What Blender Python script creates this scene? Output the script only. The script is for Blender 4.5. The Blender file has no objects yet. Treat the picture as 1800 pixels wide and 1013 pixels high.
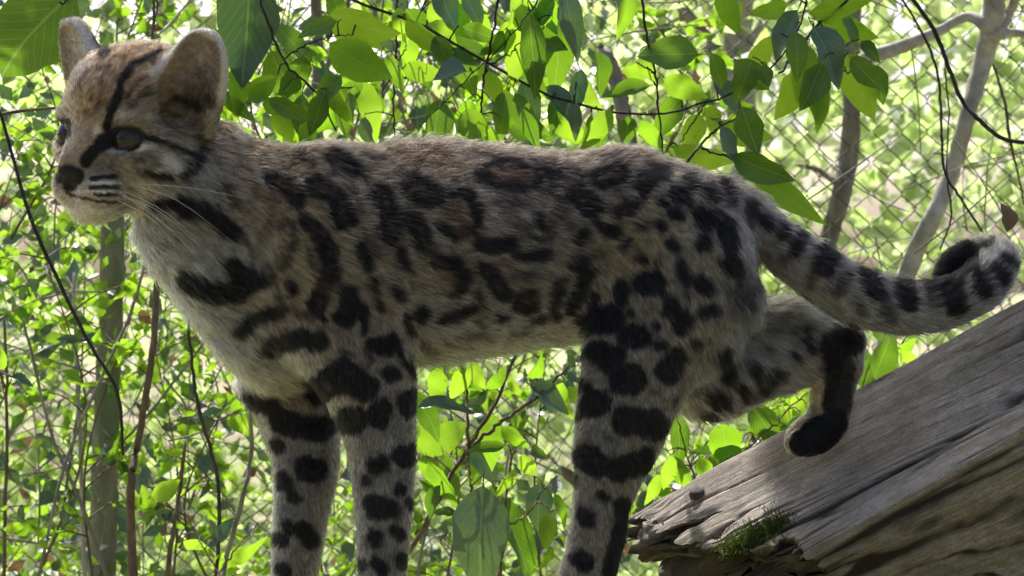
import bpy, bmesh, math, random
import numpy as np
from mathutils import Vector, Matrix

random.seed(7)
rng = np.random.default_rng(11)
sc = bpy.context.scene
C = sc.collection

# ---------------------------------------------------------------- camera, sky, sun, exposure
S = 0.0006            # metres for one photograph pixel at the cat's distance
D = 2.60              # metres from camera to the cat
DP = D / S
ZC = 1.10             # camera height above the ground

cam_d = bpy.data.cameras.new('camera')
cam_d.sensor_width = 36.0
cam_d.lens = 36.0 * D / (1800 * S)
cam_d.clip_end = 500
cam_d.dof.use_dof = True
cam_d.dof.focus_distance = D - 0.06
cam_d.dof.aperture_fstop = 15.0
cam = bpy.data.objects.new('camera', cam_d)
cam.location = (0, -D, ZC)
cam.rotation_euler = (math.radians(90), 0, 0)
C.objects.link(cam)
sc.camera = cam

SUN_EL, SUN_AZ = 50.0, -14.0       # degrees; azimuth measured from straight behind the cat, + to the right
sv = Vector((math.sin(math.radians(SUN_AZ)) * math.cos(math.radians(SUN_EL)),
             math.cos(math.radians(SUN_AZ)) * math.cos(math.radians(SUN_EL)),
             math.sin(math.radians(SUN_EL))))
w = bpy.data.worlds.new('World'); sc.world = w; w.use_nodes = True
nt = w.node_tree; nt.nodes.clear()
sky = nt.nodes.new('ShaderNodeTexSky'); sky.sky_type = 'NISHITA'; sky.sun_disc = False
sky.sun_elevation = math.radians(SUN_EL); sky.sun_rotation = math.radians(SUN_AZ)
sky.dust_density = 5.0; sky.air_density = 0.7; sky.ozone_density = 1.0
bg = nt.nodes.new('ShaderNodeBackground'); bg.inputs['Strength'].default_value = 0.13
wo = nt.nodes.new('ShaderNodeOutputWorld')
nt.links.new(sky.outputs[0], bg.inputs[0]); nt.links.new(bg.outputs[0], wo.inputs[0])
sd = bpy.data.lights.new('sun', 'SUN'); sd.energy = 4.5; sd.angle = math.radians(0.6); sd.color = (1.0, 0.96, 0.90)
so = bpy.data.objects.new('sun', sd); so.rotation_euler = (-sv).to_track_quat('-Z', 'Y').to_euler()
so.location = (0, 3, 6); C.objects.link(so)

sc.view_settings.view_transform = 'Standard'; sc.view_settings.look = 'None'
sc.view_settings.exposure = 1.1; sc.view_settings.gamma = 1.0
sc.view_settings.use_curve_mapping = False
sc.render.engine = 'CYCLES'
sc.cycles.max_bounces = 8; sc.cycles.diffuse_bounces = 4; sc.cycles.glossy_bounces = 2
sc.cycles.transmission_bounces = 5; sc.cycles.transparent_max_bounces = 8
sc.cycles.use_denoising = True; sc.cycles.denoising_prefilter = 'FAST'
sc.cycles.caustics_reflective = False; sc.cycles.caustics_refractive = False

# ---------------------------------------------------------------- helpers
def at(px, py, y=0.0):
    """world point at depth y (metres behind the cat) seen at a photograph pixel"""
    k = (D + y) / D
    return Vector(((px - 900) * S * k, y, ZC + (506.5 - py) * S * k))

def tag(o, label=None, cat=None, group=None, kind=None):
    if label: o['label'] = label
    if cat: o['category'] = cat
    if group: o['group'] = group
    if kind: o['kind'] = kind
    return o

def empty(name, loc=(0, 0, 0)):
    o = bpy.data.objects.new(name, None); o.empty_display_size = 0.05
    o.location = loc; C.objects.link(o); return o

def link(name, me, parent=None, loc=None):
    o = bpy.data.objects.new(name, me); C.objects.link(o)
    if parent is not None:
        o.parent = parent
        o.matrix_parent_inverse = Matrix.Translation(-Vector(parent.location))
    if loc is not None: o.location = loc
    return o

def mesh_np(name, verts, faces, mat=None, smooth=True):
    me = bpy.data.meshes.new(name)
    verts = np.asarray(verts, np.float32)
    if isinstance(faces, np.ndarray):
        n, k = faces.shape
        me.vertices.add(len(verts)); me.vertices.foreach_set('co', verts.ravel())
        me.loops.add(n * k); me.loops.foreach_set('vertex_index', faces.astype(np.int32).ravel())
        me.polygons.add(n); me.polygons.foreach_set('loop_start', np.arange(0, n * k, k, dtype=np.int32))
        me.update(calc_edges=True)
    else:
        me.from_pydata([tuple(v) for v in verts], [], [tuple(f) for f in faces]); me.update()
    if smooth: me.polygons.foreach_set('use_smooth', np.ones(len(me.polygons), bool))
    if mat: me.materials.append(mat)
    return me

def smoothstep(e0, e1, x):
    t = np.clip((x - e0) / (e1 - e0), 0, 1); return t * t * (3 - 2 * t)

def _hash(i):
    i = (i.astype(np.uint64) * np.uint64(0x9E3779B97F4A7C15)); i ^= i >> np.uint64(29)
    i *= np.uint64(0xBF58476D1CE4E5B9); i ^= i >> np.uint64(32)
    return (i & np.uint64(0xFFFFFF)).astype(np.float64) / float(0xFFFFFF)

def vnoise(P, seed=0):
    """smooth value noise in [-1,1] at points P (N,3)"""
    P = np.asarray(P, np.float64) + 1000.0; i = np.floor(P).astype(np.int64); f = P - i; f = f * f * (3 - 2 * f)
    out = 0
    for dx in (0, 1):
        for dy in (0, 1):
            for dz in (0, 1):
                h = _hash((i[:, 0] + dx) * 73856093 + (i[:, 1] + dy) * 19349663 + (i[:, 2] + dz) * 83492791 + seed * 7919)
                wgt = (f[:, 0] if dx else 1 - f[:, 0]) * (f[:, 1] if dy else 1 - f[:, 1]) * (f[:, 2] if dz else 1 - f[:, 2])
                out = out + h * wgt
    return out * 2 - 1

def fbm(P, oct=3, seed=0):
    P = np.asarray(P, np.float64); a, s, t = 1.0, 0, 0
    for o in range(oct):
        s = s + a * vnoise(P * 2 ** o, seed + o * 13); t += a; a *= 0.5
    return s / t

def tube(pts, radii, seg=8, wob=0.0, caps=True, seed=0):
    """verts, faces of a tapered tube through pts"""
    pts = [Vector(p) for p in pts]; n = len(pts)
    vs, fs = [], []; up = Vector((0.13, 0.31, 0.94)); rr = random.Random(seed)
    for i, p in enumerate(pts):
        t = (pts[min(i + 1, n - 1)] - pts[max(i - 1, 0)]).normalized()
        a = t.cross(up);
        if a.length < 1e-4: a = t.cross(Vector((1, 0, 0)))
        a.normalize(); b = t.cross(a)
        for s in range(seg):
            an = 2 * math.pi * s / seg; r = radii[i] * (1 + wob * (rr.random() - 0.5))
            vs.append(p + (a * math.cos(an) + b * math.sin(an)) * r)
    for i in range(n - 1):
        for s in range(seg):
            fs.append((i * seg + s, i * seg + (s + 1) % seg, (i + 1) * seg + (s + 1) % seg, (i + 1) * seg + s))
    if caps:
        fs.append(tuple(range(seg))[::-1]); fs.append(tuple((n - 1) * seg + s for s in range(seg)))
    return vs, fs

def spline(pts, n):
    """Catmull-Rom resample of points (tuples of any length) to n samples"""
    P = np.array(pts, float); m = len(P)
    Q = np.vstack([2 * P[0] - P[1], P, 2 * P[-1] - P[-2]]); out = []
    for u in np.linspace(0, m - 1, n):
        i = min(int(u), m - 2); t = u - i; a, b, c, d = Q[i], Q[i + 1], Q[i + 2], Q[i + 3]
        out.append(0.5 * (2 * b + (c - a) * t + (2 * a - 5 * b + 4 * c - d) * t * t + (3 * b - a - 3 * c + d) * t ** 3))
    return np.array(out)

class NT:
    """small node-tree builder"""
    def __init__(s, name):
        s.m = bpy.data.materials.new(name); s.m.use_nodes = True; s.t = s.m.node_tree; s.t.nodes.clear()
        s.out = s.n('ShaderNodeOutputMaterial')
    def n(s, kind, **kw):
        nd = s.t.nodes.new(kind)
        for k, v in kw.items():
            if k.startswith('i_'):
                key = k[2:]; key = int(key) if key.isdigit() else key
                s.set(nd.inputs[key], v)
            else: setattr(nd, k, v)
        return nd
    def set(s, inp, v):
        if hasattr(v, 'node'): s.t.links.new(v, inp)
        else:
            if isinstance(v, tuple) and len(v) == 3 and inp.type == 'RGBA': v = (*v, 1)
            inp.default_value = v
    def math(s, op, a, b=0.0, clamp=False):
        nd = s.n('ShaderNodeMath', operation=op, use_clamp=clamp); s.set(nd.inputs[0], a); s.set(nd.inputs[1], b); return nd.outputs[0]
    def mix(s, f, a, b, mode='MIX'):
        nd = s.n('ShaderNodeMix', data_type='RGBA', blend_type=mode); s.set(nd.inputs[0], f); s.set(nd.inputs[6], a); s.set(nd.inputs[7], b); return nd.outputs[2]
    def ramp(s, f, stops):
        nd = s.n('ShaderNodeValToRGB'); s.set(nd.inputs[0], f); cr = nd.color_ramp
        while len(cr.elements) > 1: cr.elements.remove(cr.elements[-1])
        cr.elements[0].position = stops[0][0]; cr.elements[0].color = (*stops[0][1], 1)
        for p, c in stops[1:]:
            e = cr.elements.new(p); e.color = (*c, 1)
        return nd.outputs[0]
    def noise(s, vec, scale, detail=4, rough=0.55):
        nd = s.n('ShaderNodeTexNoise'); nd.inputs['Scale'].default_value = scale; nd.inputs['Detail'].default_value = detail
        nd.inputs['Roughness'].default_value = rough
        if vec is not None: s.t.links.new(vec, nd.inputs['Vector'])
        return nd.outputs[0]
    def scaled(s, vec, sc_):
        nd = s.n('ShaderNodeMapping'); s.t.links.new(vec, nd.inputs[0]); nd.inputs['Scale'].default_value = sc_; return nd.outputs[0]
    def done(s, shader): s.t.links.new(shader, s.out.inputs[0]); return s.m
# ---------------------------------------------------------------- the cat: one continuous body from a blended distance field
def U(px, py, y=0.0):
    k = 1 + y / DP
    return np.array([(px - 900) * k, y, (506.5 - py) * k])

gx = np.concatenate([np.arange(60, 425, 3.0), np.arange(425, 1835, 5.0)]) - 900
gy = np.arange(-225, 250, 4.5)
gz = np.concatenate([np.arange(1195, 425, -5.0), np.arange(425, -5, -3.0)]); gz = 506.5 - gz
V = np.full((len(gx), len(gy), len(gz)), 60.0, np.float32)
PRIMS = []

def sub(lo, hi):
    i = [np.searchsorted(g, [lo[a], hi[a]]) for a, g in enumerate((gx, gy, gz))]
    return tuple(slice(a, b) for a, b in i)

def smin(a, b, k):
    h = np.clip(0.5 + 0.5 * (b - a) / k, 0, 1); return b + (a - b) * h - k * h * (1 - h)

def add(fn, lo, hi, k=20, flow=(1, 0, -.3), inset=0.0, subtract=False, hair=1.0):
    lo = np.array(lo, float) - 60; hi = np.array(hi, float) + 60
    s = sub(lo, hi)
    X, Y, Z = gx[s[0]][:, None, None], gy[s[1]][None, :, None], gz[s[2]][None, None, :]
    d = np.asarray(fn(X, Y, Z) + (inset if not subtract else 0), np.float32)
    d = np.broadcast_to(d, V[s].shape)
    V[s] = smin(V[s], d, k) if not subtract else -smin(-V[s], d, k)
    if not subtract: PRIMS.append((fn, lo, hi, np.array(flow, float) / (np.linalg.norm(flow) + 1e-9), hair))

def sm_interp(t, ts, vs):
    """smooth monotone-ish interpolation of station values"""
    ts = np.array(ts, float); vs = np.array(vs, float)
    m = np.gradient(vs, ts); i = np.clip(np.searchsorted(ts, t) - 1, 0, len(ts) - 2)
    h = ts[i + 1] - ts[i]; u = np.clip((t - ts[i]) / h, 0, 1)
    return ((2*u**3-3*u**2+1)*vs[i] + (u**3-2*u**2+u)*h*m[i] + (-2*u**3+3*u**2)*vs[i+1] + (u**3-u**2)*h*m[i+1])

def loft_x(st, yc=0.0, **kw):
    """stations (px, py_top, py_bottom, half width)"""
    st = sorted(st); k = 1 + yc / DP
    xs = np.array([(s[0] - 900) * k for s in st]); zt = [(506.5 - s[1]) * k for s in st]; zb = [(506.5 - s[2]) * k for s in st]; hw = [s[3] for s in st]
    def fn(X, Y, Z):
        t = X; a = sm_interp(t, xs, zt); b = sm_interp(t, xs, zb); wd = np.maximum(sm_interp(t, xs, hw), 2)
        hh = np.maximum((a - b) / 2, 2); zc = (a + b) / 2
        q = np.sqrt(((Y - yc) / wd) ** 2 + ((Z - zc) / hh) ** 2)
        d = (q - 1) * np.minimum(wd, hh)
        return np.maximum(d, np.maximum(xs[0] - X, X - xs[-1]))
    add(fn, (xs[0], yc - max(hw), min(zb)), (xs[-1], yc + max(hw), max(zt)), **kw)

def loft_z(st, **kw):
    """stations (py, px_left, px_right, y centre, half depth)"""
    st = sorted(st, key=lambda s: -s[0]); f = [1 + s[3] / DP for s in st]
    zs = np.array([(506.5 - s[0]) * k for s, k in zip(st, f)]); xl = [(s[1] - 900) * k for s, k in zip(st, f)]; xr = [(s[2] - 900) * k for s, k in zip(st, f)]
    yc = [s[3] for s in st]; hy = [s[4] for s in st]
    def fn(X, Y, Z):
        a = sm_interp(Z, zs, xl); b = sm_interp(Z, zs, xr); c = sm_interp(Z, zs, yc); wd = np.maximum(sm_interp(Z, zs, hy), 2)
        hh = np.maximum((b - a) / 2, 2); xc = (a + b) / 2
        q = np.sqrt(((Y - c) / wd) ** 2 + ((X - xc) / hh) ** 2)
        return np.maximum((q - 1) * np.minimum(wd, hh), np.maximum(zs[0] - Z, Z - zs[-1]))
    add(fn, (min(xl), min(yc) - max(hy), zs[0]), (max(xr), max(yc) + max(hy), zs[-1]), **kw)

def ell(c, r, axes=None, **kw):
    c = np.array(c, float); R = np.eye(3) if axes is None else np.array(axes, float); m = min(r)
    def fn(X, Y, Z):
        p = [X - c[0], Y - c[1], Z - c[2]]
        q = sum(((R[i][0] * p[0] + R[i][1] * p[1] + R[i][2] * p[2]) / r[i]) ** 2 for i in range(3))
        q = np.sqrt(q); g = np.sqrt(sum(((R[i][0] * p[0] + R[i][1] * p[1] + R[i][2] * p[2]) / r[i] ** 2) ** 2 for i in range(3)))
        return np.where(q > 0.25, q * (q - 1) / np.maximum(g, 1e-6), (q - 1) * m)
    b = np.sqrt(((R.T * np.array(r)) ** 2).sum(1))
    add(fn, c - b, c + b, **kw)

def cone(a, b, ra, rb, **kw):
    a = np.array(a, float); b = np.array(b, float); ab = b - a; L = (ab ** 2).sum()
    def fn(X, Y, Z):
        t = np.clip(((X - a[0]) * ab[0] + (Y - a[1]) * ab[1] + (Z - a[2]) * ab[2]) / L, 0, 1)
        return np.sqrt((X - a[0] - t * ab[0]) ** 2 + (Y - a[1] - t * ab[1]) ** 2 + (Z - a[2] - t * ab[2]) ** 2) - (ra + (rb - ra) * t)
    m = max(ra, rb); add(fn, np.minimum(a, b) - m, np.maximum(a, b) + m, **kw)

IN = 8.0
# trunk, neck and chest
loft_x([(236, 330, 400, 30), (262, 262, 460, 70), (300, 226, 514, 96), (350, 208, 584, 108), (400, 212, 645, 116), (450, 246, 690, 124),
        (500, 247, 700, 130), (560, 247, 690, 138), (640, 252, 672, 146), (700, 241, 655, 150), (760, 237, 645, 152), (830, 244, 636, 152), (900, 252, 624, 148),
        (960, 262, 614, 140), (1020, 262, 606, 132), (1080, 252, 600, 128), (1130, 256, 598, 128), (1180, 274, 590, 124), (1230, 294, 570, 116),
        (1280, 315, 540, 100), (1320, 340, 490, 70), (1345, 380, 440, 34)], inset=IN, k=4, flow=(1, 0, -.28))
# neck fill toward the head, shoulder blade, haunch
cone(U(300, 290, -14), U(470, 400, 0), 100, 128, inset=IN, k=30, flow=(.75, 0, -.65))
ell(U(585, 300, -55), (90, 50, 50), inset=IN, k=30)
ell(U(560, 470, -96), (120, 62, 170), inset=IN, k=36, flow=(.8, 0, -.6))
ell(U(560, 470, 96), (120, 62, 170), inset=IN, k=36, flow=(.8, 0, -.6))
ell(U(1185, 500, -84), (140, 66, 185), inset=IN, k=34, flow=(.7, 0, -.7))
ell(U(1200, 480, 84), (125, 62, 150), inset=IN, k=34, flow=(.7, 0, -.7))
ell(U(770, 450, -70), (190, 92, 150), inset=IN, k=40)
# near fore leg
loft_z([(500, 530, 640, -95, 30), (560, 478, 720, -96, 56), (620, 500, 738, -96, 64), (680, 542, 741, -94, 64), (740, 584, 739, -90, 60), (800, 604, 737, -88, 56),
        (870, 616, 734, -86, 52), (950, 622, 726, -84, 48), (1013, 625, 720, -83, 47), (1080, 626, 722, -83, 48), (1120, 606, 730, -83, 54), (1150, 590, 730, -83, 56), (1172, 588, 728, -83, 54)],
       inset=IN - 1, k=26, flow=(.12, 0, -1), hair=.5)
# far fore leg
loft_z([(560, 470, 600, 90, 40), (620, 424, 606, 92, 58), (680, 414, 606, 92, 62), (720, 432, 606, 92, 60), (770, 454, 606, 90, 57), (830, 472, 602, 88, 54),
        (900, 474, 586, 86, 50), (960, 472, 574, 84, 47), (1013, 470, 565, 83, 46), (1080, 468, 566, 83, 47), (1120, 448, 572, 83, 53), (1150, 432, 572, 83, 55), (1172, 430, 570, 83, 53)],
       inset=IN - 1, k=20, flow=(.12, 0, -1), hair=.5)
# near hind leg
loft_z([(360, 1120, 1280, -80, 40), (420, 1075, 1322, -84, 60), (480, 1048, 1326, -88, 66), (540, 1030, 1308, -90, 70), (590, 1020, 1262, -92, 72), (640, 1015, 1230, -94, 72), (690, 1008, 1212, -94, 70),
        (740, 1004, 1190, -92, 66), (800, 1000, 1164, -88, 60), (850, 1003, 1134, -86, 54), (900, 1000, 1112, -84, 48), (950, 990, 1105, -83, 46), (1013, 975, 1087, -82, 46),
        (1070, 958, 1070, -82, 48), (1115, 925, 1066, -82, 54), (1150, 905, 1060, -82, 56), (1172, 902, 1054, -82, 54)], inset=IN - 1, k=24, flow=(.15, 0, -1), hair=.58)
# far hind leg, stepping back onto the log
cone(U(1190, 560, 60), U(1250, 640, 86), 90, 96, inset=IN, k=24, flow=(.6, 0, -.8))
cone(U(1250, 642, 90), U(1385, 606, 92), 102, 86, inset=IN + 4, k=24, flow=(.7, 0, -.75), hair=1.3)
cone(U(1385, 606, 92), U(1478, 604, 92), 80, 47, inset=IN, k=20, flow=(.9, 0, -.3), hair=.8)
cone(U(1482, 604, 92), U(1476, 640, 90), 42, 44, inset=5, k=10, flow=(.2, 0, -1), hair=.35)
cone(U(1474, 640, 94), U(1456, 735, 108), 44, 42, inset=5, k=12, flow=(-.1, 0, -1), hair=.3)
ell(U(1432, 762, 104), (58, 46, 40), axes=[(.9, 0, .42), (0, 1, 0), (-.42, 0, .9)], inset=3, k=14, flow=(-.8, 0, -.4), hair=.3)
for dy in (-30, -10, 12, 32):
    ell(U(1402 + abs(dy) * .2, 778, 100 + dy), (27, 13, 25), inset=1, k=5, flow=(-.6, 0, -.8), hair=.3)
ell(U(1308, 524, -62), (34, 40, 48), inset=1, k=3, flow=(.2, 0, -1), hair=.22)
# tail
TL = [(1262, 372, 0, 66), (1310, 396, 0, 60), (1360, 425, 0, 54), (1430, 474, 0, 57), (1500, 518, 0, 60), (1570, 537, 0, 57), (1640, 537, 2, 54), (1695, 521, 8, 52), (1738, 490, 24, 49),
      (1757, 459, 62, 45), (1744, 447, 98, 42), (1712, 449, 122, 39), (1682, 462, 132, 36), (1668, 478, 134, 33)]
TLs = spline(TL, 44)
for i in range(len(TLs) - 1):
    a, b = TLs[i], TLs[i + 1]; pa, pb = U(*a[:3]), U(*b[:3])
    cone(pa, pb, a[3], b[3], inset=13 if i > 4 else 10, k=2 if i > 3 else 14, flow=tuple((pb - pa) / np.linalg.norm(pb - pa)), hair=.95)
# head
TH, PI_, RO = math.radians(52), math.radians(8), math.radians(6)
hf = np.array([-math.cos(TH), -math.sin(TH), 0.0]); hl = np.array([math.sin(TH), -math.cos(TH), 0.0]); hu = np.array([0, 0, 1.0])
hf, hu = hf * math.cos(PI_) - hu * math.sin(PI_), hu * math.cos(PI_) + hf * math.sin(PI_)
hl, hu = hl * math.cos(RO) - hu * math.sin(RO), hu * math.cos(RO) + hl * math.sin(RO)
HC = U(236, 212, -25); HA = [hf, hl, hu]
def H(a, b, c): return HC + a * hf + b * hl + c * hu
def hv(a, b, c): return tuple(a * hf + b * hl + c * hu)
ell(H(-14, 0, 30), (134, 122, 108), HA, inset=4, k=30, flow=hv(-1, 0, .2), hair=.45)
ell(H(34, 0, 44), (78, 86, 70), HA, inset=4, k=30, flow=hv(-.8, 0, .6), hair=.35)
for s in (1, -1):
    ell(H(10, s * 74, -46), (88, 66, 76), HA, inset=4, k=30, flow=hv(-.9, s * .35, -.5), hair=.55)
    ell(H(72, s * 62, -48), (48, 44, 38), HA, inset=4, k=26, flow=hv(-.8, s * .5, -.2), hair=.35)
    ell(H(74, s * 60, 14), (34, 46, 24), HA, inset=3, k=20, flow=hv(-.6, s * .3, .6), hair=.3)
ell(H(46, 0, -92), (90, 78, 62), HA, inset=4, k=30, flow=hv(-.9, 0, -.4), hair=.5)
cone(H(62, 0, 0), H(138, 0, -62), 62, 33, inset=3, k=26, flow=hv(-1, 0, .5), hair=.22)
for s in (1, -1):
    ell(H(112, s * 30, -104), (48, 38, 38), HA, inset=2, k=18, flow=hv(-.8, s * .7, -.3), hair=.25)
ell(H(98, 0, -140), (44, 42, 30), HA, inset=2, k=28, flow=hv(-.8, 0, -.6), hair=.4)
ell(H(150, 0, -76), (17, 28, 19), HA, k=8, flow=hv(-1, 0, 0), hair=0.0)
ell(H(156, 0, -104), (6, 4, 18), HA, k=2, subtract=True)
for s in (1, -1):
    ell(H(166, s * 16, -84), (8, 8, 6), HA, k=4, subtract=True)
# eye sockets
EYE = {s: H(76, s * 70, -22) for s in (1, -1)}
for s in (1, -1):
    ell(H(112, s * 78, -27), (36, 31, 14.5), HA, k=9, subtract=True)
# ears: a cupped shell each
EAR = {}
for s in (1, -1):
    e3 = np.array(hv(-.05, s * .40, 1)); e3 /= np.linalg.norm(e3); c = H(-12, s * 148, 98) - hu * (s * 3)
    op = np.array(hv(.86, s * .30, .1)); op -= e3 * (op @ e3); op /= np.linalg.norm(op)
    sd_ = np.cross(e3, op); A = [op, sd_, e3]; EAR[s] = (c, A)
    def ear_fn(o_, rim, c=c, A=A):
        def fn(X, Y, Z):
            p = [X - c[0], Y - c[1], Z - c[2]]; q = [A[i][0] * p[0] + A[i][1] * p[1] + A[i][2] * p[2] for i in range(3)]
            h = q[2] + 4; top = 78 - rim; W = (63 - rim) * np.sqrt(np.clip(1 - (np.maximum(h + 52, 0) / (top + 52)) ** 2.3, .0004, 1)); T = (32 - rim * .4) * (.35 + .65 * W / 63)
            return np.maximum((np.sqrt((q[1] / W) ** 2 + ((q[0] - o_) / T) ** 2) - 1) * np.minimum(W, T), np.maximum(-100 - h, h - top))
        return fn
    add(ear_fn(0, 0), c - 95, c + 95, k=16, flow=tuple(e3), hair=.2)
    ell(H(-24, s * 96, 62), (46, 54, 54), HA, inset=4, k=26, flow=tuple(e3 * .5 - hf), hair=.4)
    add(ear_fn(25, 6), c - 70 * e3 * 0 - 95, c + 95, k=7, subtract=True)

# surface nets
def surface_nets(V, gs):
    n = V.shape; ins = V < 0
    cnt = sum(ins[i:n[0]-1+i, j:n[1]-1+j, k:n[2]-1+k].astype(np.int8) for i in (0,1) for j in (0,1) for k in (0,1))
    act = np.argwhere((cnt > 0) & (cnt < 8)); idx = np.full((n[0]-1, n[1]-1, n[2]-1), -1, np.int32)
    idx[act[:,0], act[:,1], act[:,2]] = np.arange(len(act))
    acc = np.zeros((len(act), 3)); c = np.zeros(len(act))
    G = [np.asarray(g, float) for g in gs]
    for ax in range(3):
        o = [a for a in range(3) if a != ax]
        for u in (0, 1):
            for v in (0, 1):
                p = act.copy(); p[:, o[0]] += u; p[:, o[1]] += v; q = p.copy(); q[:, ax] += 1
                a = V[p[:,0], p[:,1], p[:,2]]; b = V[q[:,0], q[:,1], q[:,2]]; m = (a < 0) != (b < 0)
                t = np.where(m, a / np.where(m, a - b, 1), 0)
                P = np.stack([G[i][p[:, i]] for i in range(3)], 1); Q = np.stack([G[i][q[:, i]] for i in range(3)], 1)
                acc[m] += (P + (Q - P) * t[:, None])[m]; c += m
    verts = acc / c[:, None]; quads = []
    for ax in range(3):
        o = [(ax + 1) % 3, (ax + 2) % 3]
        a = ins; sl0 = [slice(None)] * 3; sl1 = [slice(None)] * 3; sl0[ax] = slice(0, -1); sl1[ax] = slice(1, None)
        A, B = a[tuple(sl0)], a[tuple(sl1)]; e = np.argwhere(A != B)
        e = e[(e[:, o[0]] > 0) & (e[:, o[1]] > 0) & (e[:, o[0]] < n[o[0]] - 1) & (e[:, o[1]] < n[o[1]] - 1)]
        first = A[e[:,0], e[:,1], e[:,2]]; f = []
        for du, dv in ((-1, -1), (0, -1), (0, 0), (-1, 0)):
            p = e.copy(); p[:, o[0]] += du; p[:, o[1]] += dv; f.append(idx[p[:,0], p[:,1], p[:,2]])
        f = np.stack(f, 1); f[~first] = f[~first][:, ::-1]; quads.append(f)
    return verts, np.concatenate(quads)

bv, bf = surface_nets(V, (gx, gy, gz))
# keep the largest piece only, then two light smoothing passes
def smooth_mesh(v, f, it=2, lam=0.5):
    e = np.concatenate([f[:, [0, 1]], f[:, [1, 2]], f[:, [2, 3]], f[:, [3, 0]]]); e = np.concatenate([e, e[:, ::-1]])
    deg = np.bincount(e[:, 0], minlength=len(v))[:, None]
    for _ in range(it):
        s = np.stack([np.bincount(e[:, 0], weights=v[e[:, 1], a], minlength=len(v)) for a in range(3)], 1)
        v = v + lam * (s / np.maximum(deg, 1) - v)
    return v
bv = smooth_mesh(bv, bf, 3)
# ---------------------------------------------------------------- coat colours and markings
def to_px(P):
    k = DP / (DP + P[:, 1]); return np.stack([P[:, 0] * k + 900, 506.5 - P[:, 2] * k], 1)

ZONES = [  # px, py, rx, ry, colour, weight : soft areas of ground colour, plus painted shade under the mouth
    (520, 430, 120, 130, (.40, .29, .15), .75), (1120, 430, 70, 70, (.38, .28, .13), .75), (1250, 440, 60, 80, (.34, .27, .18), .5), (800, 280, 260, 40, (.31, .21, .13), .75),
    (1100, 275, 120, 30, (.28, .20, .13), .7), (780, 400, 140, 90, (.30, .235, .16), .5), (310, 530, 80, 110, (.55, .51, .46), .95), (390, 640, 70, 60, (.52, .47, .42), .9), (245, 450, 45, 80, (.58, .53, .46), .9),
    (420, 450, 50, 50, (.42, .40, .37), .85), (500, 660, 70, 40, (.38, .36, .33), .8), (440, 300, 45, 90, (.36, .26, .17), .7), (500, 700, 66, 36, (.27, .20, .15), .9),
    (670, 860, 90, 200, (.21, .192, .174), .85), (520, 880, 80, 150, (.20, .184, .168), .85), (470, 830, 16, 220, (.42, .37, .31), .8), (1090, 800, 110, 200, (.20, .184, .168), .8),
    (995, 900, 18, 140, (.40, .34, .28), .7), (860, 615, 130, 22, (.50, .45, .37), .9), (985, 585, 34, 44, (.46, .40, .32), .95), (760, 570, 60, 40, (.40, .37, .33), .7),
    (1350, 590, 70, 80, (.46, .42, .37), .9), (1255, 610, 26, 80, (.24, .19, .15), .8), (1300, 700, 80, 40, (.36, .33, .29), .8), 
    (1620, 560, 215, 60, (.36, .34, .31), .85), (1420, 430, 90, 60, (.33, .29, .25), .7), (1740, 450, 60, 60, (.38, .35, .31), .8),
    (230, 120, 95, 62, (.50, .27, .125), .95), (150, 170, 40, 70, (.52, .32, .17), .85), (270, 190, 60, 50, (.34, .26, .17), .8), (330, 230, 60, 50, (.34, .26, .18), .7),
    (142, 250, 24, 50, (.56, .37, .22), .9), (172, 232, 9, 20, (.95, .78, .6), .85), (206, 200, 24, 13, (.80, .64, .46), .85), (150, 350, 60, 34, (.72, .60, .49), .95),
    (170, 382, 70, 14, (.85, .76, .66), .9), (260, 345, 60, 34, (.62, .53, .44), .9), (103, 260, 16, 40, (.48, .34, .22), .8), (340, 320, 50, 60, (.40, .34, .27), .7), (1438, 680, 12, 36, (.85, .62, .42), .9), (1392, 748, 8, 24, (.5, .38, .27), .8), (215, 262, 34, 7, (.68, .60, .50), .9),
    (303, 287, 20, 17, (1.35, 1.25, 1.1), .97), (284, 300, 26, 6, (1.1, 1.0, .88), .85), (236, 259, 36, 6.5, (1.3, 1.2, 1.05), .95), (184, 322, 30, 3.2, (1.25, 1.15, 1.05), .9), (184, 338, 30, 3, (1.25, 1.15, 1.05), .9), (170, 360, 50, 6, (.34, .27, .22), .7), (128, 372, 40, 14, (.95, .86, .76), .8), (370, 176, 10, 30, (.62, .54, .46), .7), (318, 140, 12, 40, (.5, .42, .34), .5), (346, 108, 48, 56, (.36, .27, .22), .9), (352, 168, 26, 22, (.10, .075, .062), .8), (130, 85, 30, 44, (.44, .33, .27), .9), (385, 80, 14, 40, (.30, .23, .18), .8), (1311, 526, 36, 52, (.03, .027, .027), 1.0)]  # thin dark strip below the mouth is shading painted into the coat

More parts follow.
